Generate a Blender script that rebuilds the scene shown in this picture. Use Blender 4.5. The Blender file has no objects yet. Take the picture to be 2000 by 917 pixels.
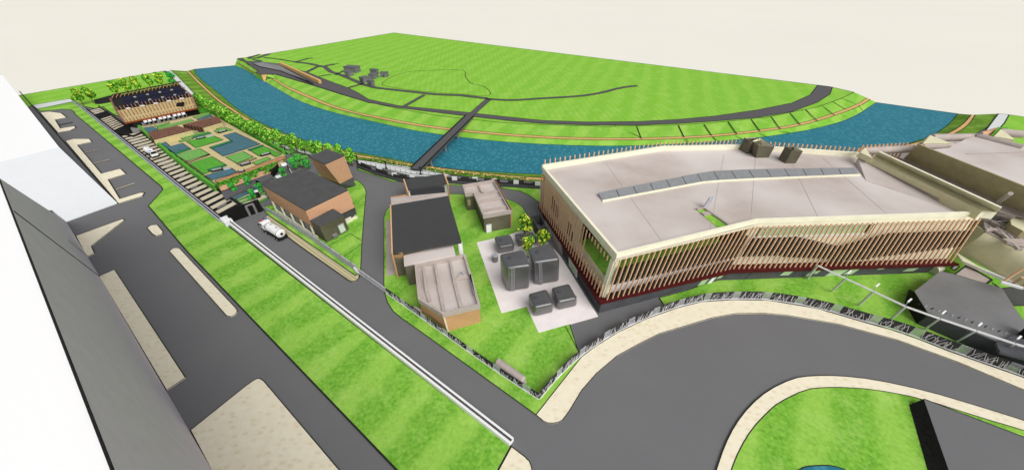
import bpy, bmesh, math, random
from mathutils import Vector, Matrix
random.seed(7)
sc = bpy.context.scene
C = sc.collection
# ------------------------------------------------------------------ camera
F, U0, V0, VH, H = 727.0, 1000.0, 458.5, -75.0, 50.0
PITCH = math.atan((V0 - VH) / F)
CP, SP = math.cos(PITCH), math.sin(PITCH)
cam = bpy.data.cameras.new('camera'); camo = bpy.data.objects.new('camera', cam); C.objects.link(camo)
camo.location = (0, 0, H); camo.rotation_euler = (math.pi/2 - PITCH, 0, 0)
cam.sensor_width = 36; cam.lens = 36 * F / 2000.0
cam.clip_start = 0.5; cam.clip_end = 20000
sc.camera = camo
# ------------------------------------------------------------------ world and sun
SUN_EL, SUN_AZ = math.radians(46), math.radians(143)   # azimuth clockwise from +Y
w = bpy.data.worlds.new('World'); sc.world = w; w.use_nodes = True
nt = w.node_tree; nt.nodes.clear()
sky = nt.nodes.new('ShaderNodeTexSky'); sky.sky_type = 'NISHITA'; sky.sun_disc = False
sky.sun_elevation = SUN_EL; sky.sun_rotation = SUN_AZ; sky.dust_density = 3.0; sky.air_density = 1.0
hs = nt.nodes.new('ShaderNodeHueSaturation'); hs.inputs['Saturation'].default_value = 0.22
bg = nt.nodes.new('ShaderNodeBackground'); bg.inputs['Strength'].default_value = 0.08
wo = nt.nodes.new('ShaderNodeOutputWorld')
nt.links.new(sky.outputs[0], hs.inputs['Color']); nt.links.new(hs.outputs[0], bg.inputs[0]); nt.links.new(bg.outputs[0], wo.inputs[0])
sl = bpy.data.lights.new('sun', 'SUN'); sl.energy = 1.5; sl.angle = math.radians(50); sl.color = (1.0, 0.97, 0.92)
so = bpy.data.objects.new('sun', sl); C.objects.link(so)
sd = Vector((math.sin(SUN_AZ)*math.cos(SUN_EL), math.cos(SUN_AZ)*math.cos(SUN_EL), math.sin(SUN_EL)))
so.rotation_euler = (-sd).to_track_quat('-Z', 'Y').to_euler(); so.location = (0, 0, 120)
sc.view_settings.view_transform = 'Standard'; sc.view_settings.look = 'None'
sc.view_settings.exposure = 0.55; sc.view_settings.gamma = 1.0
sc.view_settings.use_curve_mapping = False

# ------------------------------------------------------------------ pixel -> place
def ray(u, v):
    return Vector((u-U0, F*CP-(v-V0)*SP, -F*SP-(v-V0)*CP))
def P(u, v, z=0.0):
    d = ray(u, v); t = (z-H)/d.z
    return Vector((d.x*t, d.y*t, z))
def onplane(u, v, a, n):
    d = ray(u, v); o = Vector((0, 0, H)); t = (Vector(a)-o).dot(n)/d.dot(n)
    return o + d*t
def HV(p, v):
    m = (V0-v)/F; y = p[1]
    return H + y*(m*CP-SP)/(CP+m*SP)
def PL(l, z=0.0): return [P(u, v, z) for u, v in l]
def Z(o, s): return lambda l: [(o[0]+s*a, o[1]+s*b) for a, b in l]   # zoomed crop coordinates
def lin(c):
    c /= 255.0
    return c/12.92 if c <= .04045 else ((c+.055)/1.055)**2.4
def col(h):
    return tuple(lin(int(h[i:i+2], 16)) for i in (0, 2, 4))

# ------------------------------------------------------------------ materials
K = 0.93
M = {}
def mat(name, hexc, var=0.06, scale=1.0, rough=0.85, spec=0.2, hex2=None, detail=4, metal=0.0, bump=0.0):
    m = bpy.data.materials.new(name); m.use_nodes = True; M[name] = m
    n = m.node_tree; b = n.nodes['Principled BSDF']
    b.inputs['Roughness'].default_value = rough; b.inputs['Specular IOR Level'].default_value = spec
    b.inputs['Metallic'].default_value = metal
    c = [x*K for x in col(hexc)]
    c2 = [x*K for x in col(hex2)] if hex2 else [x*(1-2*var) for x in c]
    c1 = c if hex2 else [min(.93, x*(1+var)) for x in c]
    tc = n.nodes.new('ShaderNodeTexCoord'); no = n.nodes.new('ShaderNodeTexNoise')
    no.inputs['Scale'].default_value = scale; no.inputs['Detail'].default_value = detail; no.inputs['Roughness'].default_value = .65
    r = n.nodes.new('ShaderNodeValToRGB'); r.color_ramp.elements[0].position = .3; r.color_ramp.elements[1].position = .7
    r.color_ramp.elements[0].color = (*c2, 1); r.color_ramp.elements[1].color = (*c1, 1)
    n.links.new(tc.outputs['Object'], no.inputs['Vector']); n.links.new(no.outputs['Fac'], r.inputs[0])
    n.links.new(r.outputs[0], b.inputs['Base Color'])
    if bump:
        bu = n.nodes.new('ShaderNodeBump'); bu.inputs['Strength'].default_value = bump; bu.inputs['Distance'].default_value = .1
        n.links.new(no.outputs['Fac'], bu.inputs['Height']); n.links.new(bu.outputs[0], b.inputs['Normal'])
    m['ramp'] = r.name
    return m
def mixin(m, tex, ramp_pos, hexc, fac, vec_rot=0.0, vec_scale=(1, 1, 1), out='Fac', invert=False):
    """blend a second procedural texture over a material's base colour"""
    n = m.node_tree; b = n.nodes['Principled BSDF']; src = b.inputs['Base Color'].links[0].from_socket
    tc = n.nodes.new('ShaderNodeTexCoord'); mp = n.nodes.new('ShaderNodeMapping')
    mp.inputs['Rotation'].default_value[2] = vec_rot; mp.inputs['Scale'].default_value = vec_scale
    n.links.new(tc.outputs['Object'], mp.inputs[0]); n.links.new(mp.outputs[0], tex.inputs['Vector'])
    r = n.nodes.new('ShaderNodeValToRGB'); r.color_ramp.elements[0].position = ramp_pos[0]; r.color_ramp.elements[1].position = ramp_pos[1]
    v0, v1 = (fac, 0) if invert else (0, fac)
    r.color_ramp.elements[0].color = (v0,)*3+(1,); r.color_ramp.elements[1].color = (v1,)*3+(1,)
    n.links.new(tex.outputs[out], r.inputs[0])
    mx = n.nodes.new('ShaderNodeMix'); mx.data_type = 'RGBA'
    n.links.new(r.outputs[0], mx.inputs[0]); n.links.new(src, mx.inputs[6])
    mx.inputs[7].default_value = (*[x*K for x in col(hexc)], 1)
    n.links.new(mx.outputs[2], b.inputs['Base Color'])
def tex(m, kind, **kw):
    t = m.node_tree.nodes.new(kind)
    for k, v in kw.items():
        if k in t.inputs: t.inputs[k].default_value = v
        else: setattr(t, k, v)
    return t
def grass(name, a, b, c, s=1.0, band=0.55, rot=0.6, far=False):
    m = mat(name, a, scale=1.9*s, hex2=b, detail=10, rough=.95, spec=.05)
    t = tex(m, 'ShaderNodeTexWave', **{'Scale': .04*s, 'Distortion': 2.2, 'Detail': 3.0, 'Detail Scale': 2.0})
    mixin(m, t, (.35, .8), c, band, rot)
    t = tex(m, 'ShaderNodeTexNoise', **{'Scale': .22*s, 'Detail': 6.0, 'Roughness': .7})
    mixin(m, t, (.5, .72), 'B4D873', .55, 0)
    t = tex(m, 'ShaderNodeTexNoise', **{'Scale': .5*s, 'Detail': 8.0, 'Roughness': .8})
    mixin(m, t, (.52, .7), b, .6, .7, (1, 1, 1))
    return m
grass('lawn', '96CE50', '5C9C2C', 'AEDA62', band=.48)
grass('field', '8FC845', '80BC3E', 'A2D256', s=.8, band=.38, rot=.35)
t = tex(M['field'], 'ShaderNodeTexWave', **{'Scale': .12, 'Distortion': .8, 'Detail': 2.0}); mixin(M['field'], t, (.4, .9), '7DB93C', .3, -.12)
grass('bank_grass', '8CC446', '74B23C', 'A2CF58', s=.8)
grass('shaded_grass', '6E9A30', '587F28', '7DA83A', s=.8)  # shade of the near bank slope put into a darker olive green
mat('asphalt', '737375', .035, 6.0, detail=8, rough=.9)
t = tex(M['asphalt'], 'ShaderNodeTexNoise', **{'Scale': .09, 'Detail': 4.0}); mixin(M['asphalt'], t, (.45, .75), '7A7A7B', .5)
mat('far_asphalt', '5C5A5C', .05, 1.0)
mat('kerb', '2A2A28', .1, 2.0)
m = mat('paving', 'F6EFD8', scale=.9, hex2='F0E6CB', detail=3)
t = tex(m, 'ShaderNodeTexVoronoi', **{'Scale': .8, 'Randomness': .75}); mixin(m, t, (.05, .42), 'E2D2AE', .7, .3, (1, 1.6, 1), out='Distance', invert=True)
m = mat('striped_paving', 'C9C09A', .05, 2.0)
t = tex(m, 'ShaderNodeTexWave', **{'Scale': .45, 'Distortion': .1}); mixin(m, t, (.55, .8), 'A59C78', .8, math.radians(-52))
mat('pale_path', 'DADEDC', .04, 2.0)
mat('tan_path', 'DDB273', .08, .7)
mat('tan_deck', 'CFC08E', .06, 1.0)
m = mat('timber', 'B9835A', hex2='D8A87E', scale=1.2)
t = tex(m, 'ShaderNodeTexWave', **{'Scale': 1.1}); mixin(m, t, (.6, .8), '8A5A3C', .8, math.radians(60))
m = mat('water', '2E7C8F', scale=.5, hex2='287487', detail=3, rough=.6, spec=.12)
t = tex(m, 'ShaderNodeTexVoronoi', **{'Scale': .8, 'Randomness': .7}); mixin(m, t, (.05, .5), '5CA4B2', .55, .5, (1, .6, 1), out='Distance', invert=True)
mat('plain', 'EEEBE0', .01, .004, rough=1, spec=0)
mat('white_roof', 'FEFEFE', .0, 1, rough=.8)
mat('pale_roof', 'E6E9EC', .01, .5)
mat('grey_wall', 'D8D0DA', .03, .5)
mat('cream', 'F8F4DA', .04, .6)
mat('cream_wall', 'E8E2BE', .07, .35)
mat('olive', 'B2A682', .09, .35)
mat('olive_cream', 'DDD5AB', .06, .35)
mat('dark_olive', '6E6A58', .12, .4)
m = mat('taupe_roof', 'D6CBC5', scale=.05, hex2='B3A69E', detail=6, rough=.6)  # darker broad mottling painted in for the shading of the hall roof
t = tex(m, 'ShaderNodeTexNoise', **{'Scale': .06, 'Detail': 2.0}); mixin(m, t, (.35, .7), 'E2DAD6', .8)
mat('taupe', 'BDB1AA', .07, .5, rough=.6)
mat('pale_pavement', 'F8F0EF', .04, .4)
mat('skylight', '8E9092', .08, 1.2, rough=.35, spec=.5)
mat('fin', 'ECC4A0', hex2='D8A684', scale=1.4)
mat('dark_louvre', '1F1711', .2, 1.0)
mat('dark_red', '521414', .15, .8)
mat('plinth', '55565A', .12, .5)
mat('charcoal', '555555', .08, .4)
m = mat('dark_roof', '434343', .06, .8, rough=.5, spec=.35)
mat('tank_metal', '78787A', .1, .3, rough=.33, spec=.5, metal=.55)
def clad(name, a, b, s, ang=None):
    m = mat(name, a, .06, 2.0)
    t = tex(m, 'ShaderNodeTexWave', **{'Scale': s, 'Distortion': .15}); t.bands_direction = 'Z' if ang is None else 'DIAGONAL'
    mixin(m, t, (.5, .72), b, .9)
    return m
clad('brown_clad', 'E2B894', '8F5636', 1.1)
clad('brown_clad_smooth', 'DDAA86', 'CC9672', 2.2)
clad('brick_clad', 'E0B588', 'B27C50', 1.6)
mat('black', '161616', .2, 1.5)
mat('near_black', '222222', .3, 3)
mat('white', 'F6F6F6', .02, 2)
mat('metal', 'B9BBC4', .12, 1.5, rough=.4, spec=.5)
mat('mid_grey', '8B8B8D', .05, 1)
mat('glass_green', 'BFD9AE', .1, .5, rough=.2, spec=.5)
m = mat('solar', '0C0C2C', .15, 2, rough=.6, spec=.15)
m = mat('slate_bed', '4C6484', scale=1.4, hex2='35506A')
t = tex(m, 'ShaderNodeTexWave', **{'Scale': .55, 'Distortion': .4}); mixin(m, t, (.6, .85), '5F9C8C', .8, math.radians(25))
m = mat('light_bed', '86BE66', scale=1.6, hex2='67A64C')
t = tex(m, 'ShaderNodeTexWave', **{'Scale': .2, 'Distortion': .4}); mixin(m, t, (.6, .9), '5B9A45', .6, math.radians(25))
mat('hedge', '6CBA40', hex2='3E8A2A', scale=2.5, detail=8)
mat('teal_hedge', '3F9A66', hex2='2C7A50', scale=2.5)
mat('flower_bed', 'B89A78', hex2='5C7A40', scale=3)
m = mat('louvre_roof', '6B4B3E', .1, 1)
t = tex(m, 'ShaderNodeTexWave', **{'Scale': .9, 'Distortion': .5}); mixin(m, t, (.55, .75), '1E1614', .9, math.radians(115))
m = mat('roof_sheet', 'B8A577', .05, 1)
mat('orange_trim', '8E4420', .15, 1)
mat('leaf_a', '72C234', .2, 1.5, rough=.7); mat('leaf_b', '3C8A26', .2, 1.5, rough=.7); mat('leaf_c', 'BEEA5C', .12, 1.5, rough=.7)
mat('leaf_d', '3CC456', .2, 1.5); mat('leaf_e', '249A40', .2, 1.5)
mat('leaf_y', 'E2F04C', .2, 1.5); mat('bark', '6E5236', .2, 4)
mat('red_lamp', 'C02028', .1, 2); mat('blue_lamp', '283CB0', .1, 2); mat('tyre', '1A1A1A', .1, 3)
mat('house_wall', '77777A', .06, 1); mat('house_roof', '6A6A6C', .05, 1)
mat('channel_slab', 'D3C8B0', .06, 1.2)
mat('sheet_grey', '7C7C7D', .08, .15, rough=.45, spec=.4)
mat('flat_grey', '606062', .05, 1)
mat('dark_clad', '8A6454', .15, 1)
mat('branch', 'D8D8DC', .08, 2)
mat('fence_back', '3A3A3A', .12, 1.5)

# ------------------------------------------------------------------ geometry helpers
class G:
    def __init__(s): s.v = []; s.f = []; s.m = []
    def face(s, pts, mi=0):
        k = len(s.v); s.v += [tuple(p) for p in pts]; s.f.append(tuple(range(k, k+len(pts)))); s.m.append(mi); return s
    def prism(s, base, top, mi=0, cap=True, mtop=None, bottom=True):
        k = len(s.v); n = len(base); s.v += [tuple(p) for p in base] + [tuple(p) for p in top]
        for i in range(n):
            j = (i+1) % n; s.f.append((k+i, k+j, k+n+j, k+n+i)); s.m.append(mi)
        if cap: s.f.append(tuple(range(k+n, k+2*n))); s.m.append(mi if mtop is None else mtop)
        if bottom: s.f.append(tuple(range(k+n-1, k-1, -1))); s.m.append(mi)
        return s
    def up(s, base, h, mi=0, mtop=None):
        return s.prism(base, [Vector(p)+Vector((0, 0, h)) for p in base], mi, mtop=mtop)
    def beam(s, a, b, w, h, mi=0, up=None):
        a, b = Vector(a), Vector(b); d = (b-a)
        if d.length < 1e-6: return s
        d.normalize(); u = Vector((0, 0, 1)) if up is None else Vector(up)
        if abs(d.dot(u)) > .95: u = Vector((0, 1, 0))
        x = d.cross(u).normalized(); y = x.cross(d).normalized()
        q = [(-w/2, -h/2), (w/2, -h/2), (w/2, h/2), (-w/2, h/2)]
        return s.prism([a+x*i+y*j for i, j in q], [b+x*i+y*j for i, j in q], mi)
    def tube(s, a, b, r0, r1=None, n=8, mi=0):
        a, b = Vector(a), Vector(b); r1 = r0 if r1 is None else r1
        d = (b-a).normalized(); u = Vector((0, 0, 1)) if abs(d.z) < .9 else Vector((0, 1, 0))
        x = d.cross(u).normalized(); y = x.cross(d)
        c = [(math.cos(2*math.pi*i/n), math.sin(2*math.pi*i/n)) for i in range(n)]
        return s.prism([a+(x*i+y*j)*r0 for i, j in c], [b+(x*i+y*j)*r1 for i, j in c], mi)
    def wall(s, pts, w, h, mi=0, closed=False, z0=0):
        """solid strip following a plan polyline"""
        L, R = offs(pts, w/2, closed), offs(pts, -w/2, closed)
        n = len(pts); rng = range(n if closed else n-1)
        for i in rng:
            j = (i+1) % n
            b = [L[i], R[i], R[j], L[j]]; b = [Vector(p)+Vector((0, 0, z0)) for p in b]
            s.up(b, h, mi)
        return s
    def strip(s, pts, w, mi=0, closed=False):
        L, R = offs(pts, w/2, closed), offs(pts, -w/2, closed); n = len(pts)
        for i in range(n if closed else n-1):
            j = (i+1) % n; s.face([L[i], L[j], R[j], R[i]], mi)
        return s
def offs(pts, d, closed=False):
    pts = [Vector(p) for p in pts]; n = len(pts); out = []
    for i in range(n):
        a = pts[i-1] if (i > 0 or closed) else None; b = pts[(i+1) % n] if (i < n-1 or closed) else None
        ns = []
        for q in ((a, pts[i]), (pts[i], b)):
            if q[0] is None or q[1] is None: continue
            e = q[1]-q[0]; e.z = 0
            if e.length > 1e-6: e.normalize(); ns.append(Vector((-e.y, e.x, 0)))
        nn = sum(ns, Vector()); nn = nn.normalized() if nn.length > 1e-6 else Vector((1, 0, 0))
        k = 1/max(.35, nn.dot(ns[0])) if ns else 1
        out.append(pts[i]+nn*d*k)
    return out
def mk(name, g, mats, parent=None, smooth=False, bevel=0, seg=3):
    me = bpy.data.meshes.new(name)
    off = Vector(parent.get('org', (0, 0, 0))) if parent else Vector()
    me.from_pydata([tuple(Vector(p)-off) for p in g.v], [], g.f)
    if not isinstance(mats, (list, tuple)): mats = [mats]
    for q in mats: me.materials.append(M[q])
    for p, i in zip(me.polygons, g.m): p.material_index = i; p.use_smooth = smooth
    bm = bmesh.new(); bm.from_mesh(me); bmesh.ops.remove_doubles(bm, verts=bm.verts, dist=1e-4)
    bmesh.ops.recalc_face_normals(bm, faces=bm.faces)
    if bevel:
        bmesh.ops.bevel(bm, geom=bm.edges[:], offset=bevel, segments=seg, affect='EDGES', profile=.5)
    bm.to_mesh(me); bm.free(); me.update()
    o = bpy.data.objects.new(name, me); C.objects.link(o)
    if parent: o.parent = parent
    if parent: o['org'] = parent.get('org', (0, 0, 0))
    return o
def thing(name, label, cat, loc, group=None, org=True):
    o = bpy.data.objects.new(name, None); C.objects.link(o); o.location = loc; o.empty_display_size = .5
    o['label'] = label; o['category'] = cat
    if group: o['group'] = group
    if org: o['org'] = tuple(loc)
    return o
def tag(o, label, cat, group=None):
    o['label'] = label; o['category'] = cat
    if group: o['group'] = group
    return o
def S(name, g, m):
    o = mk(name, g, m); o['kind'] = 'structure'; return o
def cen(pts):
    c = sum((Vector(p) for p in pts), Vector())/len(pts); return Vector((c.x, c.y, 0))
def chaikin(l, n=2, closed=False):
    for _ in range(n):
        o = [] if closed else [l[0]]; m = len(l)
        for i in range(m if closed else m-1):
            a, b = l[i], l[(i+1) % m]
            o += [(a[0]*.75+b[0]*.25, a[1]*.75+b[1]*.25), (a[0]*.25+b[0]*.75, a[1]*.25+b[1]*.75)]
        if not closed: o.append(l[-1])
        l = o
    return l
def resample(p, n):
    p = [Vector(q) for q in p]; d = [0]
    for a, b in zip(p, p[1:]): d.append(d[-1]+(b-a).length)
    out = []; j = 0
    for i in range(n):
        t = d[-1]*i/(n-1)
        while j < len(d)-2 and d[j+1] < t: j += 1
        k = (t-d[j])/max(1e-9, d[j+1]-d[j]); out.append(p[j].lerp(p[j+1], k))
    return out
KERB = G()
def kline(px, z=.0, k=.0016, closed=False, wmin=.12):
    pts = px if isinstance(px[0], Vector) else PL(px, z)
    dist = sum(p.length for p in pts)/len(pts)
    q = [Vector((p.x, p.y, p.z+.03)) for p in pts]
    KERB.strip(q, max(wmin, dist*k), closed=closed)
def patch(name, px, m, z=.10, kerb=True, z0=-.05, k=.0016):
    pts = PL(px, z); g = G(); g.prism([Vector((p.x, p.y, z0)) for p in pts], pts)
    if kerb: kline(pts, closed=True, k=k)
    return S(name, g, m)

# ------------------------------------------------------------------ terrain
g = G(); g.face([(-9000, -3000, -9), (9000, -3000, -9), (9000, 15000, -9), (-9000, 15000, -9)])
S('plain', g, 'plain')
NL0 = chaikin([(333,137),(348,150),(385,188),(402,203),(450,231),(500,262),(560,285),(620,300),(690,314),(740,319),(808,329),(880,342),(964,349),(1060,356),(1200,362),(1400,357),(1600,332),(1760,300),(1861,275),(1925,255),(1950,222)],1)
NL1 = chaikin([(364,139),(393,169),(428,200),(449,213),(481,236),(524,256),(560,270),(600,284),(650,295),(688,305),(740,312),(808,325),(935,342),(1060,353),(1200,358),(1400,352),(1600,325),(1760,290),(1840,270),(1870,259),(1893,243),(1905,224)],1)
NL2 = chaikin([(368,138),(397,167),(432,198),(452,210),(484,232),(528,252),(564,266),(604,280),(654,291),(688,301),(740,308),(808,321),(935,337),(1060,348),(1200,351),(1400,345),(1600,320),(1750,288),(1830,268),(1858,258),(1883,241),(1897,224)],1)
NL3 = chaikin([(380,135),(385,150),(430,184),(450,203),(483,226),(515,243),(560,262),(600,276),(650,288),(682,295),(740,305),(819,321),(907,333),(1060,341),(1200,345),(1400,340),(1600,315),(1760,285),(1822,265),(1855,242),(1871,222)],1)
near = PL([(-500,275),(45,185),(318,139)]) + PL(NL0) + PL([(1971,224),(2000,228),(2400,275),(2900,1150),(-900,1150)])
g = G(); g.prism([Vector((p.x, p.y, -9)) for p in near], [Vector((p.x, p.y, -.02)) for p in near]); S('ground', g, 'asphalt')
FL0 = chaikin([(458,128),(472,133),(480,137),(500,149),(517,159),(546,176),(581,196),(622,211),(668,224),(733,238),(799,253),(850,261),(900,268),(975,276),(1050,281),(1125,284),(1200,285),(1285,283),(1400,276),(1488,268),(1541,260),(1583,253),(1616,245),(1648,236),(1678,222),(1697,209),(1711,200)],1)
FL1 = chaikin([(461,122),(478,131),(500,145),(523,148),(546,164),(569,177),(602,191),(645,209),(690,221),(755,235),(821,247),(900,257),(1000,266),(1100,272),(1225,274),(1325,271),(1400,267),(1498,256),(1564,246),(1631,226),(1681,207),(1700,194)],1)
FL2 = chaikin([(461.5,121),(479,130),(501,144),(525,146),(549,162),(571,173),(604,187),(647,205),(690,218),(755,231),(821,243),(900,253),(1000,262),(1100,268),(1225,270),(1325,267),(1400,263),(1497,252),(1561,242),(1627,222),(1674,204),(1693,191)],1)
FL3 = [(463,115),(480,122),(485,127),(490,128),(505,139.5),(498,141.5),(511,147),(521,146),(532,144),(540,146),(611,167),(668,185),(712,198),(777,212),(850,225),(900,231),(987,240),(1075,244),(1187,247),(1325,244),(1400,239),(1498,229),(1596,209),(1642,193),(1668,180)]
N = 140
def ribbon(name, A, za, B, zb, m, n=N, kA=True, kB=False):
    a, b = resample(PL(A, za), n), resample(PL(B, zb), n); g = G()
    for i in range(n-1): g.face([a[i], a[i+1], b[i+1], b[i]])
    if kA: kline(a)
    if kB: kline(b)
    return S(name, g, m)
WZ = -3.0
ribbon('bank', NL0, 0, NL1, -1.0, 'shaded_grass')
ribbon('path', NL1, -1.0, NL2, -1.1, 'tan_path')
ribbon('bank', NL2, -1.1, NL3, WZ, 'shaded_grass')
ribbon('water', FL0, WZ, NL3, WZ, 'water', kB=True)
ribbon('bank', FL0, WZ, FL1, -1.6, 'bank_grass')
ribbon('path', FL1, -1.6, FL2, -1.5, 'tan_path')
ribbon('bank', FL2, -1.5, FL3, 0, 'bank_grass', kB=False)
kline(NL3, WZ)
g = G(); g.strip([p+Vector((0,.4,.05)) for p in PL(FL0, WZ)], .5); S('kerb', g, 'pale_path')
far_edge = [(1668,180),(1620,169),(1060,100),(769,64),(530,104),(485,111)]
g = G(); pl = PL(FL3, 0)+PL(far_edge[1:], 0); g.prism([Vector((p.x, p.y, -9)) for p in pl], pl); S('terrain', g, 'field')
kline(FL3, 0); kline(far_edge, 0)
# skirts of the water and banks at the slab's cut edges
for a, b in (((380,135),(458,128)), ((1711,200),(1871,222))):
    g = G(); p, q = P(*a, WZ), P(*b, WZ); g.face([p, q, q-Vector((0, 0, 6)), p-Vector((0, 0, 6))]); S('riverbed', g, 'near_black'); kline([p, q])
# embankment drainage lines on the far bank
for a, b in (((1200,245),(1252,269)),((1243,246),(1252,270)),((1252,271),(1285,282)),((1325,245),(1336,268)),((1340,271),(1346,281)),((1375,243),(1390,265)),((1392,267),(1402,276)),((1422,238),(1439,262)),((1441,264),(1452,272)),((1467,233),(1484,256)),((1486,259),(1500,267)),((1506,228),(1524,252)),((1527,254),(1544,260)),((1543,221),(1563,244)),((1568,246),(1583,252)),((1573,214),(1597,237)),((1600,239),(1615,245)),((1603,205),(1630,225)),((1634,227),(1645,236)),((1627,199),(1652,214)),((1643,192),(1672,204)),((1656,217),(1668,226)),((1676,206),(1686,217))):
    za = 0 if a[1] < 250 and b[0]-a[0] > 8 else -1.5
    p, q = P(*a, za), P(*b, -1.5 if za == 0 else WZ)
    KERB.strip([p+Vector((0,0,.08)), q+Vector((0,0,.08))], .4)

# far roads
z8, z5 = Z((900,140), .25), Z((450,100), .2181)
road = [(463,114.5),(473,113),(480,119),(515,121),(547,125),(563,131),(603,142),(640,157),(681,172),(699,181),(720,194),(777,206),(850,213),(900,218),(1000,229),(1060,235),(1150,238),(1250,237),(1325,233),(1400,226),(1482,214),(1547,201),(1583,185),(1597,166.5),(1626,170),(1621,184),(1596,200),(1547,218),(1482,229),(1400,236),(1325,241),(1250,244),(1150,244),(1060,241),(1000,236),(937,229),(900,225),(850,219),(777,210),(720,200),(668,184),(611,166),(540,145),(521,145),(511,146),(499,141),(505,139),(490,129),(480,121.5)]
patch('road', road, 'far_asphalt', .12)
g = G()
def fpath(px, wd, z=.16):
    pts = PL(px, z); g = G(); g.strip(pts, wd); kline(offs(pts, wd/2), k=.0011); kline(offs(pts, -wd/2), k=.0011); return g
def froad(px, wd): S('road', fpath(px, wd), 'far_asphalt')
froad([(577,121),(603,124),(635,131),(646,140),(668,147),(690,156),(707,164),(733,171),(777,176),(850,184),(900,186),(952,192)], 2.2)
froad(chaikin([(950,193),(1000,196),(1055,192),(1112,189),(1145,186),(1175,181),(1212,171),(1245,167)],1), 2.0)
froad([(955,193),(920,224)], 2.6)
for px, wd in (([(515,112),(548,116),(577,121)],.9),([(577,121),(602,114),(611,113)],1.5),([(622,129),(598,141)],2),([(646,145),(622,149)],1),([(709,163),(681,171)],1.5),([(829,185),(790,207)],1.6),([(655,146),(672,138)],1.2),
               ([(526,105),(503,113),(484,114)],2.5),([(508,106),(484,113)],2),([(494,116),(508,119),(509,120)],1.6),([(635,129),(653,125)],2.4),([(653,125),(662,124)],.6)):
    froad(px, wd)
loop = chaikin([(745,164),(751,158),(770,148),(799,139),(850,137),(902,136),(910,141),(908,148),(911,153),(920,164),(937,166),(950,171),(960,183),(952,187),(930,187),(900,183),(850,181),(777,173),(749,167)],1,True)
kline(loop, .05, closed=True)
g = G(); g.face(PL([(494,124),(515,121),(547,127),(612,164),(606,160),(548,138),(508,130)], .4)); S('ramp', g, 'mid_grey')
kline([(494,124),(508,130),(548,138),(612,165)], .42); kline([(515,123),(547,128),(612,163)], .42)
# tan abutment at the river and tan barrier by the slip road
t0 = thing('bridge_abutment', 'tan wedge shaped bridge abutment at the far river edge', 'abutment', cen(PL([(510,150)])))
g = G(); top = PL([(499,141.5),(511,147),(521,146.5),(515,138)], .05); bot = PL([(505,152),(516,159.5),(518,159.5),(512,150)], WZ)
g.prism(bot, top); mk('wall', g, 'tan_path', t0)
t0 = thing('road_barrier', 'long tan parapet beam beside the far slip road', 'barrier', cen(PL([(590,145)])))
g = G(); g.wall(PL([(548,127),(626,163)], .2), 1.2, 1.6); mk('parapet', g, 'tan_path', t0)

# footbridge
t0 = thing('footbridge', 'narrow dark grey footbridge crossing the teal river', 'bridge', cen(PL([(870,280)])))
a, b = P(918,228, .5), P(813,332, .5)
g = G(); g.wall([a, b], 3.5, .5); mk('deck', g, 'far_asphalt', t0)
for s in (1, -1):
    g = G(); q = offs([a, b], s*1.65); g.wall([x+Vector((0,0,.5)) for x in q], .22, .35); mk('railing', g, 'near_black', t0)
for k in (.3, .55, .8):
    p = a.lerp(b, k); g = G(); g.tube((p.x, p.y+.5, -5), (p.x, p.y+.5, .5), .35); mk('pier', g, 'mid_grey', t0)

# far houses
HS = [([(670.1,129.8),(680.1,126.4),(702.6,128.3),(692.7,131.7)],(695,143.2),'largest grey block house, farthest left of the far cluster'),
 ([(671.7,139.4),(680,135.6),(689.2,138.2),(680,140.1)],(681.6,148.5),'small grey house in front of the largest block house'),
 ([(721.3,134.8),(727.7,133.3),(738.5,134.4),(733.9,136.7)],(735,142),'low grey house at the back of the right hand cluster'),
 ([(718.6,145.1),(724,142),(738.5,141.3),(728.9,145.5)],(730.8,154.2),'dark sided grey house in the middle of the right cluster'),
 ([(741.5,141.3),(744,139.4),(758,139.4),(754.5,141.3)],(756.8,150),'lone grey house standing right of the cluster'),
 ([(700.7,150),(711,147.5),(724.7,149.3),(708.7,152.7)],(711,161),'grey house beside the narrow road, left of the smallest'),
 ([(716,156.5),(721,154.2),(730.8,156.9),(725.5,158.8)],(727.8,168.4),'small grey house nearest the narrow road')]
for top, fr, lb in HS:
    b = P(*fr); h = max(2.5, HV(b, top[3][1])); tp = PL(top, h)
    bs = [Vector((p.x, p.y, 0)) for p in tp]
    t0 = thing('house', lb, 'house', cen(bs), 'grey houses beyond the river')
    g = G(); g.prism(bs, [p-Vector((0,0,.5)) for p in tp]); mk('wall', g, 'house_wall', t0)
    g = G(); c = cen(tp); ov = [p+(p-Vector((c.x,c.y,p.z)))*.05 for p in tp]; g.prism([p-Vector((0,0,.5)) for p in ov], ov); mk('roof', g, 'house_roof', t0)
    q0, q1 = bs[0].lerp(bs[3], .35), bs[0].lerp(bs[3], .6); nrm = (q1-q0).cross(Vector((0,0,1))).normalized()
    if nrm.y > 0: nrm = -nrm
    g = G(); g.up([q0, q1, q1+nrm*.15, q0+nrm*.15], h*.5); mk('door', g, 'charcoal', t0)

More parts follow.
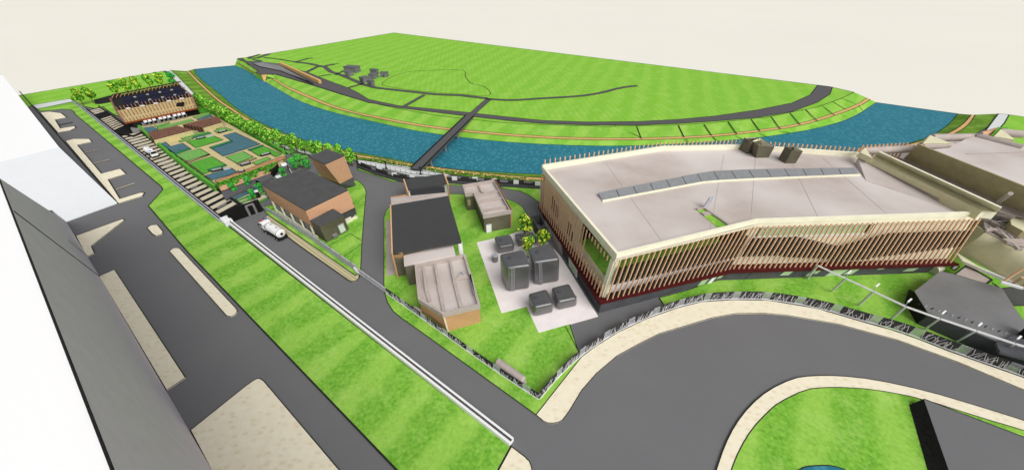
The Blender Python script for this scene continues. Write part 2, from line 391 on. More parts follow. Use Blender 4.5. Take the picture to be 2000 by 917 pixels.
# ------------------------------------------------------------------ near ground patches
patch('lawn', [(-500,275),(45,185),(318,139),(335,150),(386,200),(430,235),(380,250),(150,205),(137,192.5),(63,205.5),(0,240),(-500,330)], 'field', .06)
patch('path', [(63,205.5),(137,192.5),(144,198),(72,213)], 'pale_path', .12)
g = G(); a = resample(PL([(322,138),(340,155),(376,192),(394,207),(445,236),(495,268),(555,290),(615,305),(690,319)], .12), 60); b = resample(PL([(333,137),(348,150),(385,188),(402,203),(450,231),(500,262),(560,285),(620,300),(690,314)], .12), 60)
for i in range(59): g.face([a[i], a[i+1], b[i+1], b[i]])
S('path', g, 'pale_path'); kline(a); kline(b)
patch('path', [(700,312),(808,327),(880,341),(868,346),(808,344),(716,322),(695,318)], 'pale_path', .12)
patch('path', [(1950,222),(1971,224),(1962,240),(1935,270),(1905,275),(1925,255)], 'pale_path', .14)
patch('lawn', [(1971,224),(2000,228),(2400,275),(2400,400),(1900,290),(1935,270),(1962,240)], 'field', .12)
z1 = Z((0,90), .436); zq = Z((0,400), .5637)
strip_l = [(72,213),(144,199),(152,206),(440,436),(450,444),(998,871),(973,917),(880,1100),(948,1100),(775,917),(365,490),(290,402),(316,373),(318,370),(316,365),(239,300),(147,223),(144,217),(138,214),(120,213),(78,217)]
strip_l = [(72,213),(144,199),(152,206),(440,436),(450,444),(998,871),(973,917),(868,1100),(948,1100)][:8] + [(946,1100),(775,917),(365,490),(290,402),(316,373),(318,370),(316,365),(239,300),(147,223),(144,217),(138,214),(120,213),(78,217)]
strip_l = [p for p in strip_l if p != (868,1100)]
patch('lawn', strip_l, 'lawn', .12)
for px in (z1([(178,297),(225,293),(275,300),(300,320),(248,330),(272,368),(335,358),(340,366),(315,378),(258,388)]),
           z1([(292,425),(330,415),(400,415),(412,428),(347,443),(455,570),(540,548),(565,572),(485,597),(538,683),(630,655),(648,656),(638,672),(530,705)]),
           zq([(262,107),(425,48),(432,52),(317,142),(328,167),(300,180)]),
           zq([(510,80),(522,70),(545,68),(565,92),(562,101),(540,107),(528,100)]),
           zq([(587,160),(600,150),(612,148),(622,150),(820,360),(822,370),(815,379),(800,386),(785,383)]),
           zq([(343,247),(397,223),(643,597),(577,641)]),
           [(372,839),(480,753),(494,743),(501,739),(507,738),(515,743),(663,917),(820,1100),(520,1100),(413,917)],
           [(999,871),(1025,891),(1034,900),(1038,910),(1039,917),(1000,1100),(868,1100),(973,917)]):
    patch('pavement', px, 'paving', .13)
for a, b, mm in (((375,478),(446,461),'paving'),((418,525),(492,507),'paving'),((522,640),(603,612),'paving'),((262,353),(325,341),'mid_grey')):
    a, b = z1([a, b]); pts = PL([a, b], .14); g = G(); g.wall([p-Vector((0,0,.1)) for p in pts], .55, .1); S('kerb', g, mm); kline(offs(pts,.3)); kline(offs(pts,-.3))
# plant: lawns round the buildings
patch('lawn', [(523,420),(512,404),(560,395),(620,340),(690,351),(700,354),(708,360),(713,368),(715,376),(711,420),(707,470),(704,530),(698,534.5),(694,537.6),(620,486)], 'lawn', .12)
patch('pavement', [(514,427),(523,419),(620,486),(694,537.6),(698,534.5),(702,537),(702,541),(698,546),(693,548.5),(687,549.5),(681,547),(580,476),(563,463)], 'striped_paving', .13, k=.0028)
patch('lawn', [(750,555),(750,425),(754,412),(762,403),(790,386),(820,380),(850,378),(901,379),(950,382),(989,388),(1009,396),(1020,404),(1028,416),(1034,430),(1060,470),(1113,634),(1129,684),(1136,696),(1047,809),(818,644),(785,621),(768,607),(757,590),(752,573)], 'lawn', .12)
kline([(1104,636),(1129,684)], .14)
patch('lawn', [(976,363),(1056,369),(1056,397),(1034,381),(1014,372),(980,367)], 'lawn', .12)
patch('lawn', [(700,328),(778,351),(777,354),(770,355),(698,331)], 'lawn', .12)
patch('lawn', [(866,356),(910,360),(975,364),(975,367),(910,362),(866,360)], 'lawn', .12)
for l in ([(637,483),(684,456),(707,470)], [(667,504),(700,482),(706,477)], [(520,412),(541,405),(614,463),(622,463)]): kline(l, .13)
# outer road footways and right hand lawns
outer = [(1053,782),(1133.6,697),(1164,675),(1205.5,649),(1263,622),(1320.6,601.5),(1370,589),(1431.6,585),(1500,586),(1596,602),(1698,632),(1761,649),(1851.6,685),(1997,736),(2150,795)]
inner = [(1061.7,821.6),(1070,825),(1080,825.5),(1090,824),(1098.6,819.5),(1111,803),(1135.6,762),(1164.4,729),(1205.5,694),(1246.6,671.5),(1287.7,651),(1349,632.5),(1390.5,620),(1435.7,612),(1490,611),(1537,615),(1635.6,631.7),(1753,663),(1871,706),(1997,759),(2150,830)]
patch('pavement', [(1047,809)]+[(1136,696)]+outer[2:]+inner[::-1], 'paving', .14)
mo = [(1340,1100),(1398.7,917),(1415,869),(1435.7,828),(1464.5,791),(1500,761),(1548,738),(1583,733),(1635,732.4),(1707.5,740),(1811,762.5),(1915,793.6),(1998,819.6),(2150,868)]
mi_ = [(1375,1100),(1427.5,917),(1444,877),(1468.6,836),(1500,803),(1521,785),(1574,759),(1614,755.6),(1648.7,755.6),(1707.5,759.8),(1797.4,776.4),(1915,814.4),(1998,838.6),(2150,890)]
mo, mi_ = chaikin(mo, 1), chaikin(mi_, 1)
patch('pavement', mo+mi_[::-1], 'paving', .14)
patch('lawn', mi_+[(2300,1100)], 'lawn', .10, kerb=False)
g = G(); pp = PL(chaikin([(1548,925),(1560,917),(1572.6,910),(1600,908),(1624.5,908),(1655.6,917),(1680,940),(1600,990),(1540,960)],1,True), .13); g.face(pp); S('water', g, 'water'); kline(pp, closed=True)
patch('lawn', [(1288,581),(1345,566),(1400,545),(1600,500),(1850,470),(2080,520),(2150,790),(1997,733),(1851.6,682),(1698,629),(1596,599),(1500,583),(1431.6,582),(1370,586),(1297,595)], 'lawn', .12)
patch('pavement', [(931,473),(979.5,611),(1028.5,598),(1052,649),(1168,616.6),(1095,500),(1040,440),(995,458)], 'pale_pavement', .16, kerb=False)
patch('pavement', [(754,430),(775,429),(795,527),(755,539.5)], 'taupe', .16, kerb=False)

# ------------------------------------------------------------------ left buildings
D0, E0 = P(130,433), P(230,397)
Nn = P(413,917); dr = (Nn-D0).normalized(); n1 = Vector((-dr.y, dr.x, 0))
h_roof = sum(onplane(u, v, D0, n1).z for u, v in ((28,414),(226,917),(120,650)))/3
far0 = P(38,178); d2 = (far0-E0).normalized(); n2 = Vector((-d2.y, d2.x, 0))
A1 = onplane(115,287, E0, n2); hA = A1.z
print('roof heights', [round(onplane(u, v, D0, n1).z, 1) for u, v in ((0,352),(28,414),(120,650),(226,917))], 'A', hA, onplane(5,147,E0,n2).z)
# near building
t0 = thing('depot_building', 'tall near building with white roof and plain grey wall, lower left', 'building', D0)
W1 = onplane(-25,310, D0, n1); W1.z = min(W1.z, h_roof)
c28 = onplane(28,414, D0, n1); c28.z = h_roof; far_top = onplane(2,350, D0, n1); far_top.z = h_roof
b195 = P(195,540); Nf = D0 + dr*((Nn-D0).length*1.6)
back = -n1 if (-n1).x < 0 else n1
th = .6*back
def slab(g, pts, off):
    g.prism([p+off for p in pts], pts)
g = G(); slab(g, [D0, b195, c28, far_top], th); mk('wall', g, 'grey_wall', t0)
g = G(); slab(g, [b195+dr*.02, Nf, Vector((Nf.x, Nf.y, h_roof)), c28+dr*.02], th); o = mk('wall', g, 'grey_wall', t0)
wd = 60
g = G(); a = far_top; b = Vector((Nf.x, Nf.y, h_roof)); g.prism([a+Vector((0,0,.05)), b+Vector((0,0,.05)), b+back*wd+Vector((0,0,.05)), a+back*wd+Vector((0,0,.05))], [a+Vector((0,0,.4)), b+Vector((0,0,.4)), b+back*wd+Vector((0,0,.4)), a+back*wd+Vector((0,0,.4))]); mk('roof', g, 'white_roof', t0)
g = G(); slab(g, [Nf, Nf+back*wd, b+back*wd, b], dr*.5); mk('wall', g, 'grey_wall', t0)
g = G(); q = PL([(150,507),(168,500),(172,503),(155,511)], 0); tpt = onplane(130,469, D0, n1)-th*.2
g.face([q[0]-th*.3, q[1]-th*.3, tpt-th*.3]); g.prism([q[0]-th*.05, q[1]-th*.05, tpt-th*.05], [q[0]-th*.5, q[1]-th*.5, tpt-th*.5]); mk('gusset', g, 'pale_roof', t0)
g = G(); g.beam(far_top+Vector((0,0,.45)), Vector((Nf.x, Nf.y, h_roof+.45)), .15, .12); mk('coping', g, 'near_black', t0)
g = G(); g.beam(b195-th*.02, c28-th*.02, .12, .1); mk('joint', g, 'near_black', t0)
# ramped building
hA = 6.0
t0 = thing('ramp_building', 'white roofed building whose pale ramp slopes down to the road', 'building', E0)
A1, Tf = P(115,287,hA), P(5,147,hA)
np_ = (E0-A1).cross(D0-A1).normalized()
B1 = onplane(-2,316, A1, np_); hB = B1.z
low = onplane(-30,305, A1, np_)
dAB = (B1-A1).normalized(); Bf = A1+dAB*60; TfL = Tf+dAB*90; TfL.z = hA; Bf.z = hA
print('ramp', hB, A1, B1, low)
g = G(); rp_ = [A1, E0+Vector((0,0,.15)), D0+Vector((0,0,.15)), low, Bf]; g.prism([Vector((p.x,p.y,-.02)) for p in rp_], rp_); mk('ramp', g, 'pale_roof', t0)
g = G(); tp = [A1, Tf, TfL, Bf]; g.prism([p-Vector((0,0,.3)) for p in tp], [p+Vector((0,0,.02)) for p in tp]); mk('roof', g, 'white_roof', t0)
g = G(); g.prism([Vector((p.x,p.y,0)) for p in tp], [p-Vector((0,0,.31)) for p in tp]); mk('wall', g, 'grey_wall', t0)
kline([(38,178),(230,397)], .1)

# ------------------------------------------------------------------ boundary walls
def runwall(name, lb, px, wd, h, m, cap=None):
    pts = PL(px); t = thing(name, lb, 'wall', cen(pts)); g = G(); g.wall(pts, wd, h); mk('wall', g, m, t)
    g = G(); g.wall([p+Vector((0,0,h+.003)) for p in pts], wd*.3, .06); mk('coping', g, cap or 'charcoal', t); return t
runwall('boundary_wall', 'long white boundary wall between lawn strip and plant road', [(452,438),(999,866)], .95, .9, 'white')
runwall('boundary_wall', 'narrow pale wall along the open channels', [(146,200),(434,434)], .8, .8, 'metal', 'near_black')
t0 = thing('service_box', 'white flat topped block where the two boundary walls meet', 'box', P(445,434))
g = G(); g.up(PL([(433,434),(447,428),(458,436),(443,444)]), 1.2); mk('body', g, 'pale_roof', t0)
g = G(); g.up([p+Vector((0,0,1.2)) for p in PL([(436,434),(447,430),(454,436),(443,441)])], .12); mk('lid', g, 'white', t0)

# ------------------------------------------------------------------ channels with beams
t0 = thing('process_channel', 'long black open channel spanned by beige cover slabs', 'channel', P(300,310))
def LR(t, top=True):
    l = Vector((0,0)); return t
g = G(); g.prism(PL([(168,216),(194,209),(246,244),(276,259),(378,340),(442,387),(478,404),(433,430)], -.01), PL([(168,216),(194,209),(246,244),(276,259),(378,340),(442,387),(478,404),(433,430)], .09)); mk('channel_floor', g, 'black', t0)
def ladder(l0, l1, r0, r1, n, frac=.58, skip=()):
    A0_, A1_, B0_, B1_ = P(*l0,.1), P(*l1,.1), P(*r0,.1), P(*r1,.1)
    for i in range(n):
        if i in skip: continue
        a, b = A0_.lerp(A1_, i/n), A0_.lerp(A1_, (i+frac)/n); c, d = B0_.lerp(B1_, i/n), B0_.lerp(B1_, (i+frac)/n)
        g = G(); g.up([a, b, d, c], .12); mk('cover_slab', g, 'channel_slab', t0)
        if random.random() < .35:
            p = b.lerp(d, random.uniform(.15,.3)); q = b.lerp(d, random.uniform(.5,.85)); e = (b-a)*.25
            g = G(); g.up([p+e, q+e, q+e*2.2, p+e*2.2], .1); mk('walkway', g, 'mid_grey', t0)
ladder((172,217),(222,257),(197,211),(244,247),13,.46,(3,4,5))
ladder((236,267),(428,424),(272,258),(468,402),25,.5)
for px in ([(170,214),(434,428)],[(194,209),(246,246)],[(276,259),(378,341),(470,402)],[(232,262),(262,268),(276,262)]):
    g = G(); g.wall(PL(px,.09), .35, .7); mk('edge_rail', g, 'near_black', t0)
g = G(); g.up(PL([(258,256),(269,249),(276,258),(262,262)],.09), 1.2); mk('platform', g, 'mid_grey', t0)
# black wall of the pump pit, with its door frame
t0 = thing('pit_wall', 'black louvred wall closing the plant road by the channel', 'wall', P(490,415))
a, b = P(452,433), P(514,411)
g = G(); g.wall([a, b], .4, 3.2); mk('wall', g, 'black', t0)
for k in range(26):
    p = a.lerp(b, (k+.5)/26)-Vector((0,.32,0)); g = G(); g.up([p+Vector((-.1,0,0)), p+Vector((.1,0,0)), p+Vector((.1,.15,0)), p+Vector((-.1,.15,0))], random.uniform(2.2,3.3)); mk('louvre', g, 'near_black', t0)
g = G()
for k in (.62, .84):
    p = a.lerp(b, k)-Vector((0,.6,0)); g.up([p+Vector((-.2,0,0)), p+Vector((.2,0,0)), p+Vector((.2,.3,0)), p+Vector((-.2,.3,0))], 2.6)
p, q = a.lerp(b,.6)-Vector((0,.45,-2.75)), a.lerp(b,.86)-Vector((0,.45,-2.75)); g.beam(p, q, .3, .3); mk('door_frame', g, 'mid_grey', t0)

patch('yard', [(183,195),(212,187),(236,182),(240,190),(224,198),(196,203),(186,203)], 'near_black', .13, kerb=False)
patch('path', [(200,208),(222,202),(232,214),(243,225),(226,226),(212,217)], 'bank_grass', .15)
# ------------------------------------------------------------------ solar roofed building
zs = Z((190,160), .10903)
t0 = thing('solar_building', 'long building with tan ribbed sloping roof and dark solar panels', 'building', P(300,225))
EH, RH = 3.6, 6.6
ev = PL(zs([(500,735),(1785,470)]), EH); rg = PL(zs([(340,520),(1705,268)]), RH); bk = PL(zs([(235,300),(1470,55)]), RH)
g = G(); g.prism([ev[0]-Vector((0,0,.3)), ev[1]-Vector((0,0,.3)), rg[1]-Vector((0,0,.3)), rg[0]-Vector((0,0,.3))], [ev[0], ev[1], rg[1], rg[0]]); roof = mk('roof', g, 'roof_sheet', t0)
g = G(); g.prism([p-Vector((0,0,.3)) for p in (rg[0],rg[1],bk[1],bk[0])], [p+Vector((0,0,.01)) for p in (rg[0],rg[1],bk[1],bk[0])]); flat = mk('flat_roof', g, 'near_black', t0)
vin = lambda p, z: Vector((p.x, p.y, z))
g = G(); g.prism([vin(p,0) for p in (ev[0]+Vector((1.5,1.2,0)), ev[1]+Vector((-1.5,1.2,0)), rg[1], bk[1], bk[0], rg[0])], [p+Vector((0,0,-.35)) for p in (ev[0]+Vector((1.5,1.2,-.25)), ev[1]+Vector((-1.5,1.2,-.25)), rg[1], bk[1], bk[0], rg[0])]); mk('wall', g, 'near_black', t0)
g = G(); g.beam(ev[0]+Vector((0,-.15,-.1)), ev[1]+Vector((0,-.15,-.1)), .25, .5); mk('eave_trim', g, 'orange_trim', t0)
for p, q, r in ((ev[0],rg[0],bk[0]),(ev[1],rg[1],bk[1])):
    g = G(); g.beam(p, q+Vector((0,0,.05)), .5, .7); g.beam(q, r, .5, .7); mk('verge', g, 'dark_clad', t0)
for k in range(22):
    f = (k+.6)/22.5; a = ev[0].lerp(ev[1], f); b = rg[0].lerp(rg[1], f); e = (b-a).normalized()
    g = G(); g.beam(a+Vector((0,0,.12)), b+e*2.0+Vector((0,0,.12)), .13, .13); mk('rib', g, 'timber', t0)
    g = G(); g.beam(a+(b-a)*.05+Vector((.4,0,.06)), a+(b-a)*.3+Vector((.4,0,.06)), .12, .1); g.beam(a+(b-a)*.45+Vector((.4,0,.06)), a+(b-a)*.95+Vector((.4,0,.06)), .12, .1); mk('seam', g, 'near_black', roof)
def bilr(x, y, z=0): return rg[0].lerp(rg[1], x).lerp(bk[0].lerp(bk[1], x), y)+Vector((0,0,z))
for r, (y0, y1) in enumerate(((.12,.42),(.52,.82))):
    for k in range(5):
        x = .13+k*.175+(.02 if r else 0)
        g = G(); g.prism([bilr(x,y0,.15), bilr(x+.12,y0,.15), bilr(x+.12,y1,.5), bilr(x,y1,.5)], [bilr(x,y0,.28), bilr(x+.12,y0,.28), bilr(x+.12,y1,.63), bilr(x,y1,.63)]); mk('solar_panel', g, 'solar', t0)
        g = G(); c = bilr(x+.135, y0+.2, .02); g.up([c, c+Vector((.9,.2,0)), c+Vector((.8,.8,0)), c+Vector((-.1,.6,0))], .35); mk('roof_vent', g, 'metal', t0)
        if r == 0:
            g = G(); c = bilr(x-.01, .0, .05); g.up([c, c+Vector((1.3,.35,0)), c+Vector((1.2,.7,0)), c+Vector((-.1,.4,0))], .3); mk('roof_vent', g, 'white', t0)
for k in range(18):
    f = (k+.3)/18; p = bk[0].lerp(bk[1], f); g = G(); g.beam(vin(p,RH)+Vector((0,2.0,1.2)), vin(p,RH)+Vector((.9,-.8,.2)), .16, .2); mk('pergola_fin', g, 'timber', t0)
g = G(); g.beam(bk[0]+Vector((0,1.4,1)), bk[1]+Vector((0,1.4,1)), .35, .4); g.beam(bk[0]+Vector((0,0,.3)), bk[1]+Vector((0,0,.3)), .3, .5); mk('pergola_rail', g, 'near_black', t0)
g = G(); c = roof; a = ev[0].lerp(ev[1], .73).lerp(rg[0].lerp(rg[1], .73), .45)
g.up([a, a+Vector((2.3,.6,.1)), a+Vector((2,2.2,.8)), a+Vector((-.3,1.6,.7))], .35); mk('roof_hatch', g, 'black', t0)
# forecourt with white canopies
fz = Z((190,160), .10903)
patch('pavement', zs([(520,745),(1800,480),(1850,530),(640,815)])+[], 'near_black', .14, kerb=False)
for i, x in enumerate((808,885,965, 1075,1150,1230, 1335,1412,1490)):
    yy = 690-(x-808)*.205
    px = fz([(x, yy-15),(x+58, yy-28),(x+88, yy+18),(x+30, yy+32)]); pts = PL(px, 3.2)
    t = thing('canopy', ['leftmost','second','third','fourth','middle','sixth','seventh','eighth','rightmost'][i]+' white canopy in the row before the solar building', 'canopy', cen(pts), 'white canopies before the solar building')
    g = G(); g.prism([p-Vector((0,0,.2)) for p in pts], pts); mk('top', g, 'white', t)
    for q in pts:
        g = G(); g.tube((q.x*.999, q.y, 0.1), (q.x*.999, q.y, 3.0), .1, n=6); mk('post', g, 'mid_grey', t)
for (x, y), lb in (((790,705),'left'),((1065,650),'middle'),((1325,592),'right')):
    pts = PL(fz([(x-35,y-30),(x,y-38),(x+50,y+45),(x+15,y+52)]), 2.6); g = G(); g.prism([vin(p,.1) for p in pts], pts)
    o = mk('planter', g, 'mid_grey'); tag(o, f'{lb} grey slab beside the white canopies', 'slab', 'grey slabs before the solar building')

# ------------------------------------------------------------------ garden roof deck
DZ = 1.6
za, zb = Z((260,220), .1308), Z((380,240), .15267)
t0 = thing('garden_roof', 'large planted roof garden with sandy paths, lawns and slate blue beds', 'roof garden', P(410,290))
deck = [(268,247),(408,220),(556,303),(552,313),(425,360.5)]
g = G(); g.prism([vin(p,0) for p in PL(deck,DZ)], PL(deck,DZ)); mk('deck', g, 'tan_deck', t0)
lk = G()
def bed(name, px, m, h=.15):
    pts = PL(px, DZ+.02); g = G(); g.up(pts, h); o = mk(name, g, m, t0)
    q = [p+Vector((0,0,h+.02)) for p in pts]; lk.strip(q, .2, closed=True)
bed('planting_bed', za([(150,235),(290,210),(370,260),(215,305)]), 'slate_bed')
bed('planting_bed', za([(315,205),(530,150),(550,165),(360,220)]), 'light_bed')
bed('planting_bed', za([(360,228),(860,100),(910,125),(370,255)]), 'light_bed')
bed('planting_bed', za([(890,65),(1130,10),(1170,30),(930,85)]), 'light_bed')
bed('planting_bed', za([(945,100),(1150,40),(1200,60),(975,115)]), 'slate_bed')
bed('planting_bed', za([(405,460),(480,440),(560,510),(740,460),(870,550),(620,610)]), 'slate_bed')
bed('hedge', za([(610,612),(850,547),(875,552),(640,627)]), 'teal_hedge', .4)
bed('planting_bed', za([(710,380),(1100,275),(1130,290),(740,400)]), 'light_bed')
bed('planting_bed', za([(680,430),(880,380),(900,395),(710,445)]), 'light_bed')
bed('hedge', za([(895,372),(1150,305),(1170,315),(905,387)]), 'teal_hedge', .3)
bed('lawn', za([(800,435),(1200,350),(1345,410),(940,530)]), 'hedge')
bed('planting_bed', za([(640,640),(1000,540),(1150,630),(800,730)]), 'light_bed')
bed('flower_bed', za([(800,735),(1130,622),(1150,635),(820,755)]), 'flower_bed')
bed('lawn', [(370,320),(414,306),(442.6,323),(397.5,341)], 'hedge')
bed('hedge', zb([(175,605),(400,540),(415,550),(190,625)]), 'teal_hedge', .3)
bed('planting_bed', zb([(130,680),(470,580),(555,635),(230,735)]), 'slate_bed')
bed('planting_bed', zb([(400,440),(625,370),(755,440),(540,520)]), 'light_bed')
bed('flower_bed', zb([(540,525),(780,450),(800,460),(575,545)]), 'flower_bed')
bed('planting_bed', zb([(225,335),(495,247),(370,165),(520,125),(840,275),(370,430)]), 'slate_bed')
bed('hedge', zb([(195,320),(460,238),(490,244),(222,333)]), 'teal_hedge', .3)
bed('lawn', zb([(720,360),(890,302),(1115,405),(1040,440),(970,400),(830,430)]), 'hedge')
bed('hedge', zb([(685,350),(870,290),(885,298),(705,362)]), 'teal_hedge', .3)
bed('planting_bed', zb([(740,510),(930,440),(980,465),(790,540)]), 'light_bed')
bed('planting_bed', zb([(250,105),(390,60),(490,95),(300,135)]), 'light_bed')
bed('planting_bed', zb([(265,75),(360,35),(380,45),(285,85)]), 'light_bed')
bed('timber_deck', zb([(265,745),(1120,430),(1185,448),(1060,505),(290,778)]), 'timber')
mk('bed_edging', lk, 'near_black', t0)
# louvred terraces on the garden roof
def ter(px_top, px_bot, wall_px, n):
    a0, a1 = PL(px_top, DZ+2.4); b0, b1 = PL(px_bot, DZ+1.7)
    g = G(); g.prism([vin(p,DZ+.01) for p in (a0,a1,b1,b0)], [a0,a1,b1,b0]); tr = mk('louvred_terrace', g, 'louvre_roof', t0)
    for k in range(n):
        f = (k+.5)/n; p, q = a0.lerp(b0, f), a1.lerp(b1, f)
        g = G(); g.beam(p+Vector((0,0,.12)), q+Vector((0,0,.12)), .28, .2); mk('louvre', g, 'fin' if 0 else 'dark_clad', tr)
    w0, w1 = PL(wall_px, DZ+.03); g = G(); g.prism([vin(b0,DZ+.01)+Vector((0,-.02,0)), vin(b1,DZ+.01)+Vector((0,-.02,0)), w1, w0], [b0-Vector((0,.02,.1)), b1-Vector((0,.02,.1)), w1+Vector((0,0,.1)), w0+Vector((0,0,.1))]); mk('sloping_wall', g, 'tan_deck', tr)
mat('dark_clad', '8A6454', .15, 1)
ter(za([(215,300),(650,195)]), za([(305,405),(880,258)]), za([(370,440),(1000,272)]), 7)
ter(za([(735,180),(1270,50)]), za([(1040,225),(1325,142)]), za([(1060,255),(1335,175)]), 7)
# hedges down the sides and the planted front slope
for px in ([(267,246),(330,303),(378,341),(424,374)], [(270,248),(340,235),(407,219)], [(412,221),(440,239),(500,272),(557,304)]):
    g = G(); q = resample(PL(px, 0), 80); rr = [Vector((p.x+random.uniform(-.12,.12), p.y+random.uniform(-.12,.12), 0)) for p in q]
    g.wall(rr, .75, DZ+.45); mk('hedge', g, 'hedge', t0)
g = G(); q = PL([(274,250),(430,371)], DZ+.2); g.strip(q, .25); mk('gutter', g, 'near_black', t0)
a0, a1 = PL(zb([(295,785),(1060,508)]), DZ); b0, b1 = P(*zb([(325,885)])[0], .3), P(*zb([(1000,640)])[0], .3)
g = G(); g.prism([vin(p,.0) for p in (a0,a1,b1,b0)], [a0,a1,b1,b0]); sl_ = mk('planted_slope', g, 'louvre_roof', t0)
for k in range(7):
    f = (k+.5)/7; g = G(); g.beam(a0.lerp(b0,f)+Vector((0,0,.15)), a1.lerp(b1,f)+Vector((0,0,.15)), .22, .2); mk('louvre', g, 'fin', sl_)
g = G()
for _ in range(2600):
    x, y = random.random(), random.random()**1.3*.85
    if y > .45 and math.sin(x*19) > .3: continue
    p = a0.lerp(a1, x).lerp(b0.lerp(b1, x), y)+Vector((0,0,random.uniform(.1,.5)))
    r = random.uniform(.12,.3); n = Vector((random.uniform(-1,1), random.uniform(-1,1), 1)).normalized(); u = n.orthogonal().normalized()*r; v = n.cross(u)
    g.face([p-u, p-v, p+u, p+v], random.randint(0,1))
mk('climbing_plants', g, ['leaf_a','leaf_b'], t0)['kind'] = 'stuff'
# benches on the roof garden
BN = [((210,620),(365,582),'front left'),((585,545),(720,508),'front middle'),((845,418),(975,385),'front right'),((305,125),(415,95),'rear right'),((20,208),(140,182),'rear middle'),((560,630),(645,612),'frontmost'),((-262,140),(-215,128),'rear left'),((-200,142),(-160,134),'rear, beside the left terrace'),((200,75),(262,66),'rearmost right')]
for a, b, lb in BN:
    p, q = PL(zb([a, b]), DZ+.25); t = thing('bench', f'black slatted bench with white seat, {lb} on the roof garden', 'bench', vin(cen([p,q]), DZ+.02), 'benches on the roof garden'); t['org'] = tuple(t.location)
    g = G(); g.beam(p, q, 1.0, .3); mk('base', g, 'near_black', t)
    for s in (.28, -.28):
        o = offs([p, q], s); g = G(); g.beam(o[0].lerp(o[1],.1)+Vector((0,0,.3)), o[0].lerp(o[1],.9)+Vector((0,0,.3)), .2, .1); mk('seat', g, 'metal', t)
    for f in (.06, .94):
        c = p.lerp(q, f); g = G(); g.beam(offs([p,q],.5)[0]+(c-p)+Vector((0,0,.25)), offs([p,q],-.5)[0]+(c-p)+Vector((0,0,.25)), .12, .5); mk('arm', g, 'near_black', t)
for a, b, lb in (((375,598),(460,572),'front'),((150,180),(245,158),'rear')):
    p, q = PL(zb([a, b]), DZ+.22); g = G(); g.beam(p, q, 1.0, .35); tag(mk('plinth', g, 'metal'), f'pale lilac block beside the {lb} bench of the roof garden', 'block')
# low grey roofs and the little garden in front of the deck
t0 = thing('low_building', 'low flat grey roof below the planted slope', 'building', P(490,372))
for px in ([(432,375),(472,360),(490,364),(440,388)],[(476,358),(497,350),(512,357),(492,366)],[(500,349),(527,339),(532,346),(498,361)]):
    pts = PL(px, 1.0); g = G(); g.prism([vin(p,0) for p in pts], pts); mk('roof', g, 'charcoal' if 0 else 'flat_grey', t0)
# small front garden beside the brown building
zf = Z((400,340), .13086)
for px, mm in (([(410,350),(640,262),(820,190),(860,200),(890,300),(960,350),(790,440),(620,475),(480,400)],'channel_slab'),([(330,350),(400,330),(480,430),(600,485),(560,495),(430,430)],'paving'),([(400,325),(1010,78),(1020,95),(420,345)],'paving')):
    patch('path', zf(px), mm, .15)
def flatbed(px, mm, z=.2, nm='planting_bed'):
    pts = PL(px, z); g = G(); g.up([p-Vector((0,0,.1)) for p in pts], .25); kline([p+Vector((0,0,.16)) for p in pts], closed=True); return g
t0 = thing('front_garden', 'small striped garden with slate blue beds beside the brown building', 'garden', P(490,385))
for px, mm in (([(410,350),(640,265),(660,290),(440,385)],'slate_bed'),([(690,245),(830,190),(850,225),(720,270)],'slate_bed'),([(470,390),(650,325),(670,340),(500,410)],'light_bed'),([(530,430),(680,365),(700,380),(560,440)],'light_bed'),([(770,425),(940,350),(950,365),(790,440)],'light_bed'),([(825,300),(910,270),(915,290),(835,320)],'light_bed')):
    mk('planting_bed', flatbed(zf(px), mm), mm, t0)
zc = Z((380,240), .15267)
for px in ([(1230,400),(1400,395),(1300,440)],[(1290,440),(1441,405),(1470,440),(1320,480)],[(1060,320),(1160,310),(1150,345)],[(1130,360),(1260,335),(1320,370),(1200,400)]):
    mk('planting_bed', flatbed(zc(px), 'light_bed'), 'light_bed', t0)
t = thing('garden_shelter', 'white topped black frame stair shelter behind the brown building', 'shelter', P(560,330))
pts = PL(zc([(1100,525),(1170,510),(1185,540),(1120,560)]), 2.6); g = G(); g.up(pts, .15); mk('roof', g, 'white', t)
for q in pts: g = G(); g.tube(vin(q,0), q, .12, n=6); mk('post', g, 'near_black', t)
g = G(); q = PL(zc([(985,660),(1085,580),(1095,600),(1010,690)]), .1); g.up(q, 1.4); mk('stair_wall', g, 'black', t)
g = G(); a, b = P(*zc([(1215,590)])[0], 2.2), P(*zc([(1250,650)])[0], .2); g.beam(a, b, .25, .2); mk('brace', g, 'white', t)
t = thing('garden_kiosk', 'small white topped kiosk standing in the striped front garden', 'kiosk', P(499,374))
pts = PL(zf([(720,255),(785,235),(800,262),(735,280)]), 1.8); g = G(); g.up(pts, .12); mk('roof', g, 'white', t); g = G(); g.prism([vin(p,.1) for p in pts], pts); mk('cabin', g, 'near_black', t)
t = thing('garden_canopy', 'pale flat canopy between garden slope and brown building roof', 'canopy', P(542,345))
pts = PL(zc([(1030,685),(1090,668),(1115,690),(1050,712)]), 2.0); g = G(); g.up(pts, .15); mk('roof', g, 'pale_roof', t); g = G(); g.prism([vin(p,0) for p in pts], pts); mk('cabin', g, 'black', t)

